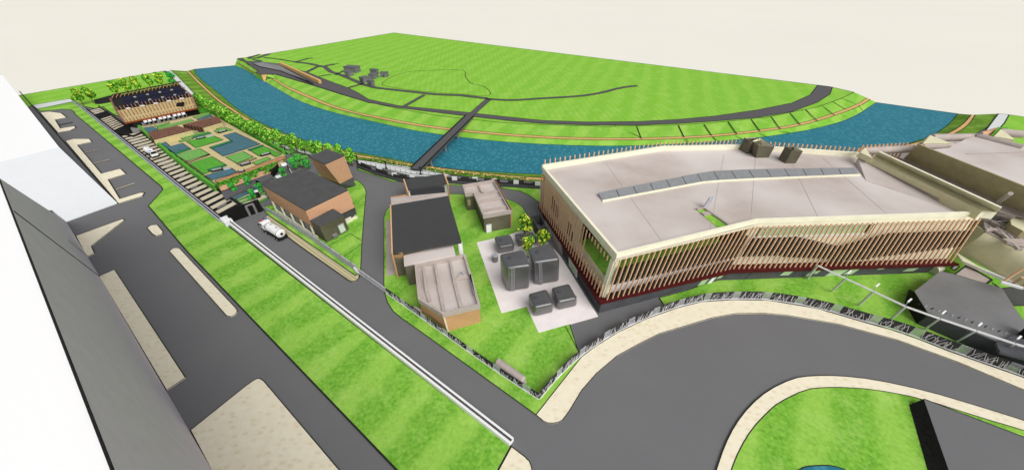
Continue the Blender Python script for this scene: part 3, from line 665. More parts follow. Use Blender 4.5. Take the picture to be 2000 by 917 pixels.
# ------------------------------------------------------------------ brown clad building and tower
def prism_thing(t, name, base, top, m, mtop=None, **kw):
    g = G(); g.prism(base, top, 0, mtop=1 if mtop else None); return mk(name, g, [m]+([mtop] if mtop else []), t, **kw)
t0 = thing('brown_building', 'brown clad building with flat dark roof beside the garden', 'building', P(600,440))
hb = 7.0
top = PL([(513,363),(594.5,330.5),(680,372),(597,412)], hb)
mid = PL([(530,392),(590,372),(693,405),(611,444)], 3.0)
prism_thing(t0, 'wall', [mid[0], mid[1], mid[2], mid[3]], top, 'brown_clad')
g = G(); g.prism([p+Vector((0,0,.01)) for p in top], [p+Vector((0,0,.3)) for p in top]); mk('roof', g, 'charcoal', t0)
lw = [vin(p,0) for p in mid]; c = cen(lw); ins = [p+(c-p)*.07 for p in lw]
g = G(); g.up(ins, 2.98); mk('ground_floor', g, 'plinth', t0)
g = G(); g.prism([vin(p,.12)+(p-c)*.0 for p in lw], [vin(p,.45) for p in lw]); mk('base', g, 'cream', t0)
for k in range(5):
    p = ins[0].lerp(ins[3], k/4)+(lw[0]-ins[0])*.6; g = G(); g.tube(vin(p,0), vin(p,2.98), .22, n=8); mk('column', g, 'cream', t0)
for k in range(4):
    p, q = ins[0].lerp(ins[3], (k+.15)/4), ins[0].lerp(ins[3], (k+.85)/4); o = (q-p).cross(Vector((0,0,1))).normalized()
    if o.y > 0: o = -o
    g = G(); g.prism([vin(p+o*.0,1), vin(q+o*.0,1), vin(q+o*.12,1), vin(p+o*.12,1)], [vin(p,2.5), vin(q,2.5), vin(q+o*.12,2.5), vin(p+o*.12,2.5)]); mk('window', g, 'skylight', t0)
g = G(); q = PL([(664,410),(680,403),(697,418),(672,432)]); g.up(q, 3.4); mk('loading_bay', g, 'charcoal', t0)
g = G(); q = PL([(674,434),(686,428),(689,432),(677,438)]); g.up(q, .9); mk('step', g, 'cream', t0)
t1 = thing('olive_annex', 'dark olive box annex in front of the brown building', 'building', P(645,460))
top = PL([(606,432),(651,409),(671,421),(625,444)], 5.0)
base = PL([(620,462),(660,435),(682,448.5),(639.5,474)], 0)
prism_thing(t1, 'wall', base, top, 'dark_olive')
g = G(); g.prism([p+Vector((0,0,.01)) for p in top], [p+Vector((0,0,.25)) for p in top]); mk('roof', g, 'charcoal', t1)
def facade(bl, br, tl, tr, x0, x1, y0, y1, out=.12):
    f = lambda x, y: bl.lerp(br, x).lerp(tl.lerp(tr, x), y)
    n = (br-bl).cross(tl-bl).normalized()
    if (f(.5,.5)-Vector((0,0,H))).dot(n) > 0: n = -n
    q = [f(x0,y0), f(x1,y0), f(x1,y1), f(x0,y1)]
    return [p+n*.003 for p in q], [p+n*out for p in q]
def panel(t, name, B, T, x0, x1, y0, y1, m, out=.12, frame=None):
    a, b = facade(B[0], B[1], T[0], T[1], x0, x1, y0, y1, out); g = G(); g.prism(a, b); o = mk(name, g, m, t)
    if frame:
        g = G()
        for i in range(4):
            g.beam(b[i], b[(i+1)%4], .14, .14, up=(b[0]-a[0]))
        mk('frame', g, frame, o)
    return o
panel(t1, 'door', (base[3], base[2]), (top[3], top[2]), .62, .86, .12, .62, 'white', frame='metal')
panel(t1, 'vent', (base[3], base[2]), (top[3], top[2]), .28, .46, .10, .28, 'mid_grey', .5)
t0 = thing('brown_tower', 'brown clad tower with dark flat top behind the trees', 'tower', P(665,365))
top = PL([(603.6,307.7),(640,293),(672.5,305),(635,322)], 9)
mid = PL([(628,345),(655,322),(689,346),(664,359)], 2.6)
prism_thing(t0, 'wall', mid, top, 'brown_clad')
g = G(); g.prism([p+Vector((0,0,.01)) for p in top], [p+Vector((0,0,.3)) for p in top]); mk('roof', g, 'charcoal', t0)
g = G(); g.prism(PL([(640,362),(665,338),(695,363),(669,371)]), mid); mk('ground_floor', g, 'charcoal', t0)
# grey plank fence along the brown building
t0 = thing('plank_fence', 'mottled grey metal fence tapering towards the black pit wall', 'fence', P(600,460))
pts = PL(chaikin([(515,407),(540,424),(580,449),(620,476),(660,505),(700,533)],1)); fz_ = []
n = len(pts)
for i in range(n-1):
    g = G(); h0, h1 = .4+1.5*min(1, i/3), .4+1.5*min(1, (i+1)/3)
    e = (pts[i+1]-pts[i]).cross(Vector((0,0,1))).normalized()*.12
    g.prism([pts[i]-e, pts[i]+e, pts[i+1]+e, pts[i+1]-e], [pts[i]-e+Vector((0,0,h0)), pts[i]+e+Vector((0,0,h0)), pts[i+1]+e+Vector((0,0,h1)), pts[i+1]-e+Vector((0,0,h1))]); mk('panel', g, 'metal', t0)
    g = G(); g.tube(pts[i], pts[i]+Vector((0,0,h0+.2)), .12, n=6); mk('post', g, 'mid_grey', t0)
g = G(); p = P(701,534); g.beam(p, P(692,522,2.0), .35, .25); mk('end_bracket', g, 'white', t0)

# ------------------------------------------------------------------ middle buildings
def recessed(t, top, base_h, wallm, rim=.35, depth=.7, roofm='taupe_roof', base=None, rimm='taupe'):
    """walls up to a parapet with a sunken roof deck"""
    n = len(top); base = base or [vin(p,0) for p in top]
    g = G(); g.prism(base, [p-Vector((0,0,depth)) for p in top]); mk('wall', g, wallm, t)
    g = G(); inn = [p+(cen(top)+Vector((0,0,p.z))-p).normalized()*rim*1.4 for p in top]
    k = len(g.v)
    for i in range(n):
        j = (i+1) % n
        g.prism([top[i]-Vector((0,0,depth-.003)), top[j]-Vector((0,0,depth-.003)), inn[j]-Vector((0,0,depth-.003)), inn[i]-Vector((0,0,depth-.003))], [top[i], top[j], inn[j], inn[i]])
    mk('parapet', g, rimm, t)
    g = G(); g.face([p-Vector((0,0,depth-.02)) for p in inn]); return mk('roof', g, roofm, t)
z7 = Z((750,330), .2181)
t0 = thing('dark_roof_building', 'building with big square dark roof and taupe lower wing', 'building', P(830,450))
hh = 6.3
tp = PL(z7([(65,322),(575,238),(695,652),(80,757)]), hh)
g = G(); g.prism([p-Vector((0,0,.35)) for p in tp], tp); mk('roof', g, 'dark_roof', t0)
bw = [vin(p,0) for p in tp]
g = G(); w4 = [tp[0], tp[1], tp[1].lerp(tp[2],.93), tp[0].lerp(tp[3],.97)]
e = (tp[2]-tp[3]).normalized(); w4[1] = w4[1]-e*2.6; w4[2] = w4[2]-e*2.6
g.prism([vin(p,0) for p in w4], [p-Vector((0,0,.36)) for p in w4]); mk('wall', g, 'dark_olive', t0)
g = G(); a, b = tp[0], tp[3]; e2 = e*.25; g.prism([vin(a-e2,0), vin(a,0), vin(b,0), vin(b-e2,0)], [a-e2+Vector((0,0,.15)), a+Vector((0,0,.15)), b+Vector((0,0,.15)), b-e2+Vector((0,0,.15))]); mk('side_wall', g, 'brick_clad', t0)
pb = PL(z7([(60,258),(565,212),(575,238),(65,322)]), hh+.02); g = G(); g.prism([p-Vector((0,0,1.0)) for p in pb], [pb[0]+Vector((0,0,.1)), pb[1]+Vector((0,0,.1)), pb[2], pb[3]]); mk('parapet', g, 'taupe', t0)
bt, bb = PL(z7([(78,757),(165,747)]), hh-.05), PL(z7([(118,900),(188,888)]), 0.6)
g = G(); g.prism([bb[0], bb[1], bb[1]+Vector((0,.4,0)), bb[0]+Vector((0,.4,0))], [bt[0], bt[1], bt[1]+Vector((0,.4,0)), bt[0]+Vector((0,.4,0))]); mk('brick_wall', g, 'brick_clad', t0)
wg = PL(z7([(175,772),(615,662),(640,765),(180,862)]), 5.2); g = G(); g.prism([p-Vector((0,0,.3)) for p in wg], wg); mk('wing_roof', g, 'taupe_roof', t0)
g = G(); wi = [p+(cen(wg)+Vector((0,0,5.2))-p)*.02 for p in wg]; g.prism([vin(p,0) for p in wi], [p-Vector((0,0,.31)) for p in wi]); mk('wing_wall', g, 'dark_olive', t0)
for px, h_ in (((688,655),6),((672,660),6)):
    p = P(*z7([px])[0], h_); g = G(); g.tube(vin(p,0), p, .28, n=10); mk('column', g, 'white', t0)
ft = PL(z7([(60,255),(200,232),(215,262),(72,285)]), hh-.3); g = G()
for k in range(5): g.beam(ft[0].lerp(ft[3], k/4), ft[1].lerp(ft[2], k/4), .2, .3)
mk('brise_soleil', g, 'brick_clad', t0)
t0 = thing('gateway_canopy', 'dark flat canopy over the road with brick fin sides and white columns', 'canopy', P(832,372))
tp = PL(z7([(185,95),(530,40),(560,130),(215,185)]), 4.6); g = G(); g.prism([p-Vector((0,0,.3)) for p in tp], tp); mk('roof', g, 'dark_roof', t0)
for a, b in ((0,3),(1,2)):
    g = G(); ex = (tp[3]-tp[0])*.75
    p, q = tp[a], tp[b]+ex*.25; s_ = (tp[1]-tp[0]).normalized()*(-.2 if a == 0 else .2)
    for k in range(12):
        c = p.lerp(q, k/11); g.beam(vin(c,.2)+s_, vin(c,4.7)+s_, .12, .3)
    g.beam(p+s_+Vector((0,0,.15)), q+s_+Vector((0,0,.15)), .3, .3); mk('side_screen', g, 'brick_clad', t0)
for px in ((208,185),(545,128)):
    for dx in (0, 12):
        p = P(*z7([(px[0]+dx, px[1])])[0], 4.3); g = G(); g.tube(vin(p,0), p, .2, n=8); mk('column', g, 'white', t0)
z9 = Z((890,340), .13086)
t0 = thing('taupe_building', 'L shaped taupe building with sunken ribbed roof and white door', 'building', P(960,420))
tp = PL(z9([(115,160),(570,85),(820,535),(420,605),(275,270),(150,282)]), 5.0)
n = 6; g = G(); g.prism([vin(p,0) for p in tp], [p-Vector((0,0,.9)) for p in tp]); mk('wall', g, 'dark_olive', t0)
g = G(); g.wall([p-Vector((0,0,.9)) for p in tp], .45, .9, closed=True); mk('parapet', g, 'taupe', t0)
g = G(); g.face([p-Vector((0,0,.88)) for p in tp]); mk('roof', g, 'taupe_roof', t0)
for a, b in (((290,300),(640,245)),((340,405),(690,345)),((390,540),(750,480)),((345,165),(405,285))):
    p, q = PL(z9([a, b]), 4.7); g = G(); g.wall([p-Vector((0,0,.55)), q-Vector((0,0,.55))], .4, .6); mk('roof_beam', g, 'taupe', t0)
p, q = tp[1], tp[2]; o = (q-p).cross(Vector((0,0,1))).normalized()*.4
if o.x < 0: o = -o
g = G(); g.prism([vin(p,0), vin(p+o,0), vin(q+o,0), vin(q,0)], [p, p+o, q+o, q]); mk('side_cladding', g, 'brick_clad', t0)
panel(t0, 'door', (vin(tp[3],0), vin(tp[2],0)), (tp[3], tp[2]), .06, .26, .02, .46, 'white', frame='metal')
panel(t0, 'window', (vin(tp[5],0), vin(tp[4],0)), (tp[5], tp[4]), .15, .5, .3, .6, 'olive')
z10 = Z((800,480), .19632)
t0 = thing('brick_building', 'brick clad building with angled corner and sunken ribbed roof', 'building', P(875,600))
tp = PL(z10([(60,190),(545,85),(690,580),(330,665),(95,520)]), 4.9)
bs = PL([(826,560),(912,536),(940,629),(876,648),(825.5,611.5)]); bs[0] = vin(tp[0],0); bs[1] = vin(tp[1],0)
g = G(); g.prism(bs, [p-Vector((0,0,.9)) for p in tp]); mk('wall', g, 'brick_clad', t0)
g = G(); g.wall([p-Vector((0,0,.9)) for p in tp], .4, .9, closed=True); mk('parapet', g, 'taupe', t0)
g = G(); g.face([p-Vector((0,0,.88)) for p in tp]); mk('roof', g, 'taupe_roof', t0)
g = G(); g.beam(bs[3]+Vector((0,-.05,0)), tp[3]+Vector((0,-.05,0)), .18, .18); mk('corner_trim', g, 'cream', t0)
for a, b, c in (((140,215),(165,425),(200,540)),((255,190),(290,385),(345,655)),((405,155),(445,345),(515,610)),((85,240),(105,440),(115,510))):
    pp = PL(z10([a, b, c]), 4.5); g = G(); g.wall([p-Vector((0,0,.4)) for p in pp[:2]], .45, .55); g.wall([p-Vector((0,0,.4)) for p in pp[1:]], .6, .32); mk('roof_beam', g, 'taupe', t0)
g = G(); pp = PL(z10([(450,340),(535,270),(600,320)]), 4.2); g.face([pp[0], pp[1]+Vector((0,0,.5)), pp[2]]); g.prism([p-Vector((0,0,.1)) for p in pp], [pp[0], pp[1]+Vector((0,0,.55)), pp[2]]); mk('roof_hip', g, 'taupe', t0)
g = G(); p = P(*z10([(535,275)])[0], 4.6); g.tube(p, p+Vector((0,0,.5)), .3, n=10); mk('roof_vent', g, 'metal', t0)
g = G(); pp = PL(z10([(595,295),(610,290),(650,480),(635,490)]), 4.6); g.up(pp, .3); mk('gutter_box', g, 'mid_grey', t0)
g = G(); a, b = P(*z10([(600,270)])[0], 2.5), P(*z10([(640,480)])[0], 2.5)
for k in range(7):
    p = a.lerp(b, k/6); g.beam(p, p+Vector((.5,0,0)), .08, .08)
mk('ladder_rungs', g, 'metal', t0)

# ------------------------------------------------------------------ dark tanks
def tank(lb, top, h, front):
    tp = PL(top, h); t = thing('process_tank', lb, 'tank', cen(tp), 'dark rounded metal tanks on the pale pavement')
    b = [vin(p,.16) for p in tp]
    fr = P(*front, .16); d = fr-b[3]; b = [p+d*.9 for p in b]
    g = G(); g.prism(b, tp); mk('body', g, 'tank_metal', t, smooth=True, bevel=.55, seg=4)
    c = cen(tp)+Vector((0,0,h)); l = [c+(p-c)*.74 for p in tp]
    g = G(); g.prism([p-Vector((0,0,.2)) for p in l], [p+Vector((0,0,.03)) for p in l]); mk('lid', g, 'tank_metal', t)
    q = tp[0].lerp(tp[1],.3).lerp(tp[3].lerp(tp[2],.3),.4); g = G(); g.tube(q, q+Vector((0,0,.18)), .35, n=12); mk('hatch', g, 'plinth', t)
    if h > 5:
        for k_ in (.25, .32): pass
        u0, u1 = b[3].lerp(b[2], .2), tp[3].lerp(tp[2], .2); e_ = (b[2]-b[3]).normalized()*.25; o_ = Vector((0,-.12,0)); g = G(); g.beam(u0+o_, u1+o_, .06, .06); g.beam(u0+o_+e_*2, u1+o_+e_*2, .06, .06)
        for k_ in range(14): c_ = (u0+o_).lerp(u1+o_, (k_+.5)/14); g.beam(c_, c_+e_*2, .05, .05)
        mk('ladder', g, 'metal', t)
    u0 = b[2].lerp(b[1], .5)+Vector((.1,0,0)); g = G(); g.tube(u0+Vector((-.3,0,.5)), u0+Vector((.5,0,.5)), .16, n=10); mk('pipe_stub', g, 'metal', t)
z6 = Z((940,440), .21818)
tank('tall dark tank, left one of the big pair', z6([(160,250),(370,210),(450,355),(225,385)]), 8.2, z6([(232,585)])[0])
tank('tall dark tank, right one of the big pair nearest the slatted hall', z6([(412,200),(620,150),(708,300),(465,335)]), 8.2, z6([(485,525)])[0])
tank('small dark tank, left one of the low front pair', z6([(415,605),(585,560),(652,700),(470,740)]), 3.6, z6([(475,815)])[0])
tank('small dark tank, right one of the low front pair', z6([(622,552),(785,510),(864,650),(684,690)]), 3.2, z6([(690,758)])[0])
tank('small dark tank behind the big pair, beside the round bin', z6([(113,97),(262,75),(302,172),(150,200)]), 3.0, z6([(155,250)])[0])
tank('low grey tank half hidden behind the yellow green shrubs', z6([(290,70),(460,52),(500,110),(330,140)]), 2.6, z6([(340,190)])[0])
t0 = thing('bin', 'small round grey bin on the pale pavement', 'bin', P(967,509))
p = P(967,509,.16); g = G(); g.tube(p, p+Vector((0,0,1.5)), .62, .66, n=20); mk('body', g, 'mid_grey', t0, smooth=False); g = G(); g.tube(p+Vector((0,0,1.503)), p+Vector((0,0,1.62)), .7, .6, n=20); mk('lid', g, 'metal', t0)

# ------------------------------------------------------------------ the slatted hall
t0 = thing('slatted_hall', 'huge taupe roofed hall wrapped in vertical timber fins', 'building', P(1400,480))
t0['org'] = tuple(t0.location)
RZ = 13.6
zh = Z((1160,420), .2181)
A, B, Cc, D = [P(u, v, RZ) for u, v in ((1060,324),(1206,494),(1479,428),(1921,413))]
Bk1, Bk2, Gg = P(1296,287,RZ), P(1450,284,RZ), P(1684,300,RZ)
ring = [A, Bk1, Bk2, Gg, D, Cc, B]
RB = 2.9
a0, b0, c0, d0 = [P(u, v, RB) for u, v in ((1056,405),(1177,583),(1424,522),(1855,510))]
print('lean', [tuple(round(x,1) for x in (q-p)) for p, q in ((A,a0),(B,b0),(Cc,c0),(D,d0))])
# roof deck and parapet
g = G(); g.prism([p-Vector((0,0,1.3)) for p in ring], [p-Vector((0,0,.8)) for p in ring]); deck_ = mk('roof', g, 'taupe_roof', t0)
g = G(); g.wall([p-Vector((0,0,.8)) for p in (Gg, Bk2, Bk1, A)], .7, 1.0); g.wall([p-Vector((0,0,.8)) for p in (A, B, Cc, D)], .5, .82); mk('parapet', g, 'cream', t0)
def drop(p, q, z):  # point on the face from top p to foot q at height z
    return p.lerp(q, (p.z-z)/(p.z-q.z))
def fband(p, q, p0, q0, z1, z0, x0=0, x1=1, ins=.0, th=.3):
    """solid panel on a facade between heights"""
    T0, T1 = drop(p,p0,z1), drop(q,q0,z1); L0, L1 = drop(p,p0,z0), drop(q,q0,z0)
    n = (T1-T0).cross(L0-T0).normalized(); c = cen(ring)
    if n.dot(vin(c, z0)-L0) < 0: n = -n
    f = lambda a, b, x: a.lerp(b, x)+n*ins
    fr = [f(L0,L1,x0), f(L0,L1,x1), f(T0,T1,x1), f(T0,T1,x0)]
    return fr, [v_+n*th for v_ in fr], n
def fpan(name, face, z1, z0, x0, x1, m, ins, th=.3, parent=None):
    a, b, n = fband(*face, z1, z0, x0, x1, ins, th); g = G(); g.prism(a, b); return mk(name, g, m, parent or t0)
FL, F1, F2 = (A,B,a0,b0), (B,Cc,b0,c0), (Cc,D,c0,d0)
for fc in (FL, F1, F2): fpan('fascia', fc, RZ-.82, RZ-1.75, 0, 1, 'cream', .003)
# left facade
fpan('wall', FL, RZ-2.12, 3.0, 0, .60, 'cream_wall', .75)
fpan('wall', FL, 6.2, 3.0, .60, .96, 'cream_wall', .75)
for x0, x1, y0, y1 in ((.15,.18,5.5,8.6),(.19,.22,5.2,8.3),(.235,.265,5.0,8),(.44,.475,4.8,7.6),(.49,.515,4.3,6.5)): fpan('window', FL, y1, y0, x0, x1, 'charcoal', .6, .12)
fpan('corner_pier', FL, RZ-2.1, 3.0, .965, .999, 'cream', .25, .9)
fpan('corner_pier', F1, RZ-2.1, 3.0, .001, .035, 'cream', .25, .9)
# terrace floor with lawn behind the openings
tf = [drop(A,a0,6.3).lerp(drop(B,b0,6.3), .58), drop(B,b0,6.3), drop(Cc,c0,6.3), drop(Cc,c0,6.3)+Vector((-1.0,9,0)), drop(B,b0,6.3)+Vector((9,9.5,0)), drop(A,a0,6.3).lerp(drop(B,b0,6.3), .58)+Vector((9,3,0))]
cc_ = cen(tf)+Vector((0,0,6.3)); tfi = [p+(cc_-p).normalized()*.9 for p in tf]
g = G(); g.up([p-Vector((0,0,.3)) for p in tfi], .28); mk('terrace_lawn', g, 'lawn', t0)
g = G(); g.wall([p+Vector((0,0,.0)) for p in (tfi[5], tfi[4], tfi[3])], .3, 5.2); mk('terrace_wall', g, 'cream', t0)
fpan('wall', F1, 6.4, 3.0, .04, 1, 'white', .75)
fpan('lintel', F1, 12.0, 11.6, .04, 1, 'cream', .8)
fpan('wall', F2, 9.0, 3.0, 0, 1, 'cream', .75)
fpan('wall', F2, RZ-2.12, 9.0, .56, 1, 'cream', .75)
fpan('wall', F2, RZ-2.12, 9.0, 0, .05, 'cream', .75)
fpan('window', F2, 11.3, 9.3, .06, .54, 'glass_green', .9, .1)
fpan('window_frame', F2, 11.5, 11.25, .05, .555, 'white', .7, .2); fpan('window_frame', F2, 9.3, 9.02, .05, .555, 'white', .6, .35)
# door on the left terrace
fpan('notice_board', FL, 9.3, 7.9, .70, .76, 'metal', 3.5, .15)
# red ledge and plinth
g = G()
for p, q in ((a0,b0),(b0,c0),(c0,d0)):
    pass
led = [a0+Vector((-.6,.6,0)), b0+Vector((-.7,-1.0,0)), c0+Vector((.2,-1.1,0)), d0+Vector((1.2,-.8,0))]; inn_ = [a0+Vector((1.5,1.5,0)), b0+Vector((1.3,1.9,0)), c0+Vector((0,2,0)), d0+Vector((-1,2,0))]
for i in range(3): g.prism([led[i]-Vector((0,0,.5)), led[i+1]-Vector((0,0,.5)), inn_[i+1]-Vector((0,0,.5)), inn_[i]-Vector((0,0,.5))], [led[i], led[i+1], inn_[i+1], inn_[i]])
mk('ledge', g, 'dark_red', t0)
pb_ = [P(1061,436), P(1169,611), P(1403,548), P(1806,533)]
tpb = [vin(a0,2.4), vin(b0,2.4)+Vector((-.1,-.3,0)), vin(c0,2.4)+Vector((0,-.2,0)), vin(d0,2.4)+Vector((-.5,0,0))]
for i in range(3):
    g = G(); bk_ = Vector((.6,1.0,0)); g.prism([pb_[i], pb_[i+1], pb_[i+1]+bk_, pb_[i]+bk_], [tpb[i], tpb[i+1], tpb[i+1]+bk_, tpb[i]+bk_]); mk('plinth', g, 'plinth', t0)
def ppan(name, i, x0, x1, y0, y1, m, out=.1, frame=None): return panel(t0, name, (pb_[i], pb_[i+1]), (tpb[i], tpb[i+1]), x0, x1, y0, y1, m, out, frame)
ppan('window', 0, .555, .68, .1, .92, 'glass_green', .12, 'white')
ppan('door', 0, .10, .2, .05, .95, 'white', .1); ppan('wall_panel', 0, .22, .42, .02, .98, 'taupe', .15)
ppan('window', 1, .80, .86, .1, .9, 'glass_green'); ppan('door', 1, .89, .93, .02, .98, 'white'); ppan('window', 1, .95, .99, .35, .8, 'glass_green')
for x0, x1, y0, y1 in ((.27,.31,.35,.75),(.40,.42,.2,.9),(.425,.44,.4,.9),(.50,.57,.1,.9),(.58,.62,.2,.9),(.71,.74,.6,.95),(.86,.91,.3,.6)): ppan('window', 2, x0, x1, y0, y1, 'glass_green')
ppan('louvre_panel', 2, .12, .24, .1, .9, 'charcoal')
# fins
def fins(face, n, z1, z0, xs=None, out=.55, w=.3, d=.42, skip=None):
    p, q, p0, q0 = face
    for k in range(n):
        x = (k+.5)/n if xs is None else xs[k]
        T, L = drop(p,p0,z1).lerp(drop(q,q0,z1), x), drop(p,p0,z0).lerp(drop(q,q0,z0), x)
        al = (drop(q,q0,z1)-drop(p,p0,z1)).normalized(); nn = Vector((al.y, -al.x, 0))
        if nn.dot(vin(cen(ring),0)-vin(T,0)) > 0: nn = -nn
        sp = skip(x) if skip else [(0, 1)]
        g = G()
        for s0, s1 in sp: g.beam(L.lerp(T, s0)+nn*out, L.lerp(T, s1)+nn*out, w, d, up=nn)
        mk('fin', g, 'fin', t0)
    if skip:
        for k in range(int(n*.74), n-1):
            x = (k+.5)/n; T = drop(p,p0,z1).lerp(drop(q,q0,z1), x); g = G(); g.beam(T+nn*out, T+nn*out-Vector((0,0,1.0)), w, d, up=nn); mk('fin_stub', g, 'fin', t0)
fins(FL, 30, RZ-1.7, 3.0, out=.35, w=.17, d=.2, skip=lambda x: [(0,1)] if x < .74 or x > .985 else [(0,.33)])
fins(F1, 26, RZ-1.15, 3.0, out=.5, w=.2, d=.2)
fins(F2, 44, RZ-1.15, 3.0, out=.5, w=.2, d=.2)
g = G()
for p, q, n in ((A,Bk1,26),(Bk1,Bk2,20),(Bk2,Gg,26)):
    for k in range(n):
        c = p.lerp(q, (k+.5)/n)+Vector((0,.9,0)); g.beam(vin(c,9), vin(c,RZ+1.0), .25, .3)
o = mk('fin', g, 'fin', t0); o['kind'] = 'stuff'
# dark louvre panels between the fins
def louv(face, n, zf):
    p, q, p0, q0 = face
    for k in range(n):
        x = (k+.5)/(n+1)+.42/(n+1)
        for (s0, s1) in zf(x):
            T, L = drop(p,p0,RZ-1.75).lerp(drop(q,q0,RZ-1.75), x), drop(p,p0,3.0).lerp(drop(q,q0,3.0), x)
            al = (q-p).normalized(); nn = Vector((al.y, -al.x, 0)); 
            if nn.y > 0: nn = -nn
            g = G(); w_ = (q-p).length/n*.56; g.beam(L.lerp(T,s0)+nn*.46, L.lerp(T,s1)+nn*.46, w_, .1, up=nn); mk('louvre_panel', g, 'dark_louvre', t0)
louv(F1, 25, lambda x: [(.42-.1*x, .86+.02*x), (.02, .14+.12*min(1, x*2.2))])
def z2f(x):
    if x < .2: return [(.32, .78)]
    if x < .42: return [(.28-.4*(x-.2), .80-(x-.2)*1.3)]
    if x < .6: return [(.10+.3*(x-.42), .52+(x-.42)*1.5)]
    return [(.18+.6*(x-.6), .80)]
louv(F2, 43, z2f)
for f in (.16,.32,.48,.64,.8):
    p_, q_ = Bk1.lerp(Gg, f) if f > .3 else A.lerp(Bk1, f*3), (B.lerp(Cc, f*2) if f < .5 else Cc.lerp(D, f*2-1))
    g = G(); e_ = (q_-p_).normalized(); g.beam(p_+e_*1.6+Vector((0,0,-.785)), q_-e_*1.2+Vector((0,0,-.785)), .07, .03); mk('roof_seam', g, 'taupe', t0)
# skylight ridge
lo = resample(PL([(1176,392),(1380,354),(1475,349),(1678,341)], RZ-.7), 16); hi = resample(PL([(1168,376),(1385,334),(1470,330),(1672,327)], RZ-.1), 16)
for i in range(15):
    a, b, c, d = lo[i], lo[i+1], hi[i+1], hi[i]; e = (b-a)*.02
    g = G(); g.prism([vin(p, RZ-.79) for p in (a+e,b-e,c-e,d+e)], [a+e, b-e, c-e, d+e]); mk('skylight', g, 'skylight', t0)
g = G(); g.wall([p-Vector((0,.25,.08)) for p in lo], .25, .35); mk('skylight_kerb', g, 'cream', t0)
# roof opening with lawn and a hatch
zr = Z((1130,290), .185)
q = PL(zr([(1245,650),(1320,640),(1575,815),(1480,845)]), RZ-.79)
g = G(); g.up(q, .06); mk('roof_lawn', g, 'lawn', t0)
g = G(); g.wall([q[0], q[1], q[2]], .3, .45); g.wall([q[0].lerp(q[3],.28), q[1].lerp(q[2],.28)], .9, .3); mk('kerb', g, 'taupe', t0)
t1 = P(1372,409,RZ-.75); g = G(); u_ = P(1381,407,RZ-.75); g.prism([t1, u_, u_+Vector((0,.3,0)), t1+Vector((0,.3,0))], [t1+Vector((.9,.5,2.2)), u_+Vector((.9,.5,2.2)), u_+Vector((.9,.8,2.2)), t1+Vector((.9,.8,2.2))]); mk('roof_door', g, 'metal', t0)
g = G(); q_ = resample([vin(p,RZ-.78) for p in (A.lerp(Bk1,.0)+Vector((2,-1.5,0)), Bk1+Vector((0,-2,0)), Bk2+Vector((0,-2,0)))], 3)
# open topped roof shafts
z11 = Z((1400,180), .32715)
for tpx, bpx in (([(165,272),(203,298),(262,290),(235,268)], [(130,340),(178,368),(232,356),(190,330)]),
                 ([(210,290),(250,320),(345,325),(262,272)], [(180,345),(235,392),(310,390),(262,350)]),
                 ([(408,322),(450,346),(515,352),(465,322)], [(365,400),(408,425),(470,425),(430,385)])):
    Bz = PL(z11(bpx), RZ-.79); sz = HV(Bz[1], z11([tpx[1]])[0][1]); T = PL(z11(tpx), sz); g = G(); n = 4
    cT, cB = sum(T, Vector())/4, sum(Bz, Vector())/4
    Ti, Bi = [p+(cT-p)*.06 for p in T], [p+(cB-p)*.1 for p in Bz]
    for k in range(4):
        j = (k+1)%4; g.prism([Bz[k], Bz[j], Bi[j], Bi[k]], [T[k], T[j], Ti[j], Ti[k]])
    mk('roof_shaft', g, 'dark_olive', t0)
    g = G(); g.prism([p+(cB-p)*.11 for p in Bz], [p+(cT-p)*.09 for p in T], cap=False, bottom=False); mk('shaft_lining', g, 'cream', t0)
# core under the roof so that no daylight shows through
g = G(); core = [a0+Vector((4,4,0)), b0+Vector((11,13,0)), c0+Vector((0,11,0)), d0+Vector((-2,3,0)), vin(Gg,3)+Vector((0,-2,0)), vin(Bk2,3)+Vector((0,-2,0)), vin(Bk1,3)+Vector((0,-2,0)), vin(A,3)+Vector((2,-2,0))]
g.prism([vin(p,0) for p in core], [vin(p,RZ-1.31) for p in core]); mk('core', g, 'cream_wall', t0)

# ------------------------------------------------------------------ east wing: long cream walls and taupe decks
zw = Z((1660,210), .26174)
t0 = thing('east_wing', 'taupe and olive wing with long cream parapet walls right of the hall', 'building', P(1900,380))
def wallp(name, top, bot, zt, zb_, m, th=(0.5, .3)):
    a = PL(zw(top), zt); b = PL(zw(bot), zb_); o = Vector((th[0], th[1], 0)); g = G()
    g.prism([b[0], b[1], b[1]+o, b[0]+o], [a[0], a[1], a[1]+o, a[0]+o]); return mk(name, g, m, t0)
# deck under everything
g = G(); q = PL(zw([(110,350),(470,280),(640,215),(960,200),(1300,285),(1700,400),(1700,900),(1130,840),(1000,790)]), 9.0); g.prism([vin(p,0) for p in q], q); mk('wing', g, 'taupe', t0)
c0_, c1_ = P(*zw([(120,545)])[0], RZ-.78), P(*zw([(865,774)])[0], RZ-.78); e0, e1 = P(*zw([(60,376)])[0], RZ+.4), P(*zw([(873,777)])[0], RZ-.2)
h0, h1 = P(*zw([(95,345)])[0], RZ+1.5), P(*zw([(985,771)])[0], RZ+1.0)
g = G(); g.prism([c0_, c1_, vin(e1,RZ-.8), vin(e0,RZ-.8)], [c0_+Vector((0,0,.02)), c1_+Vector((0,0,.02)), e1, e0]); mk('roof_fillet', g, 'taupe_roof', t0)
g = G(); g.prism([vin(e0,RZ-.8), vin(e1,RZ-.8), vin(h1,RZ-.8), vin(h0,RZ-.8)], [e0, e1, h1, h0]); mk('parapet_wall', g, 'olive_cream', t0)
a = PL(zw([(215,328),(1128,748)]), RZ+2.0); b = PL(zw([(190,352),(1100,780)]), RZ-.5)
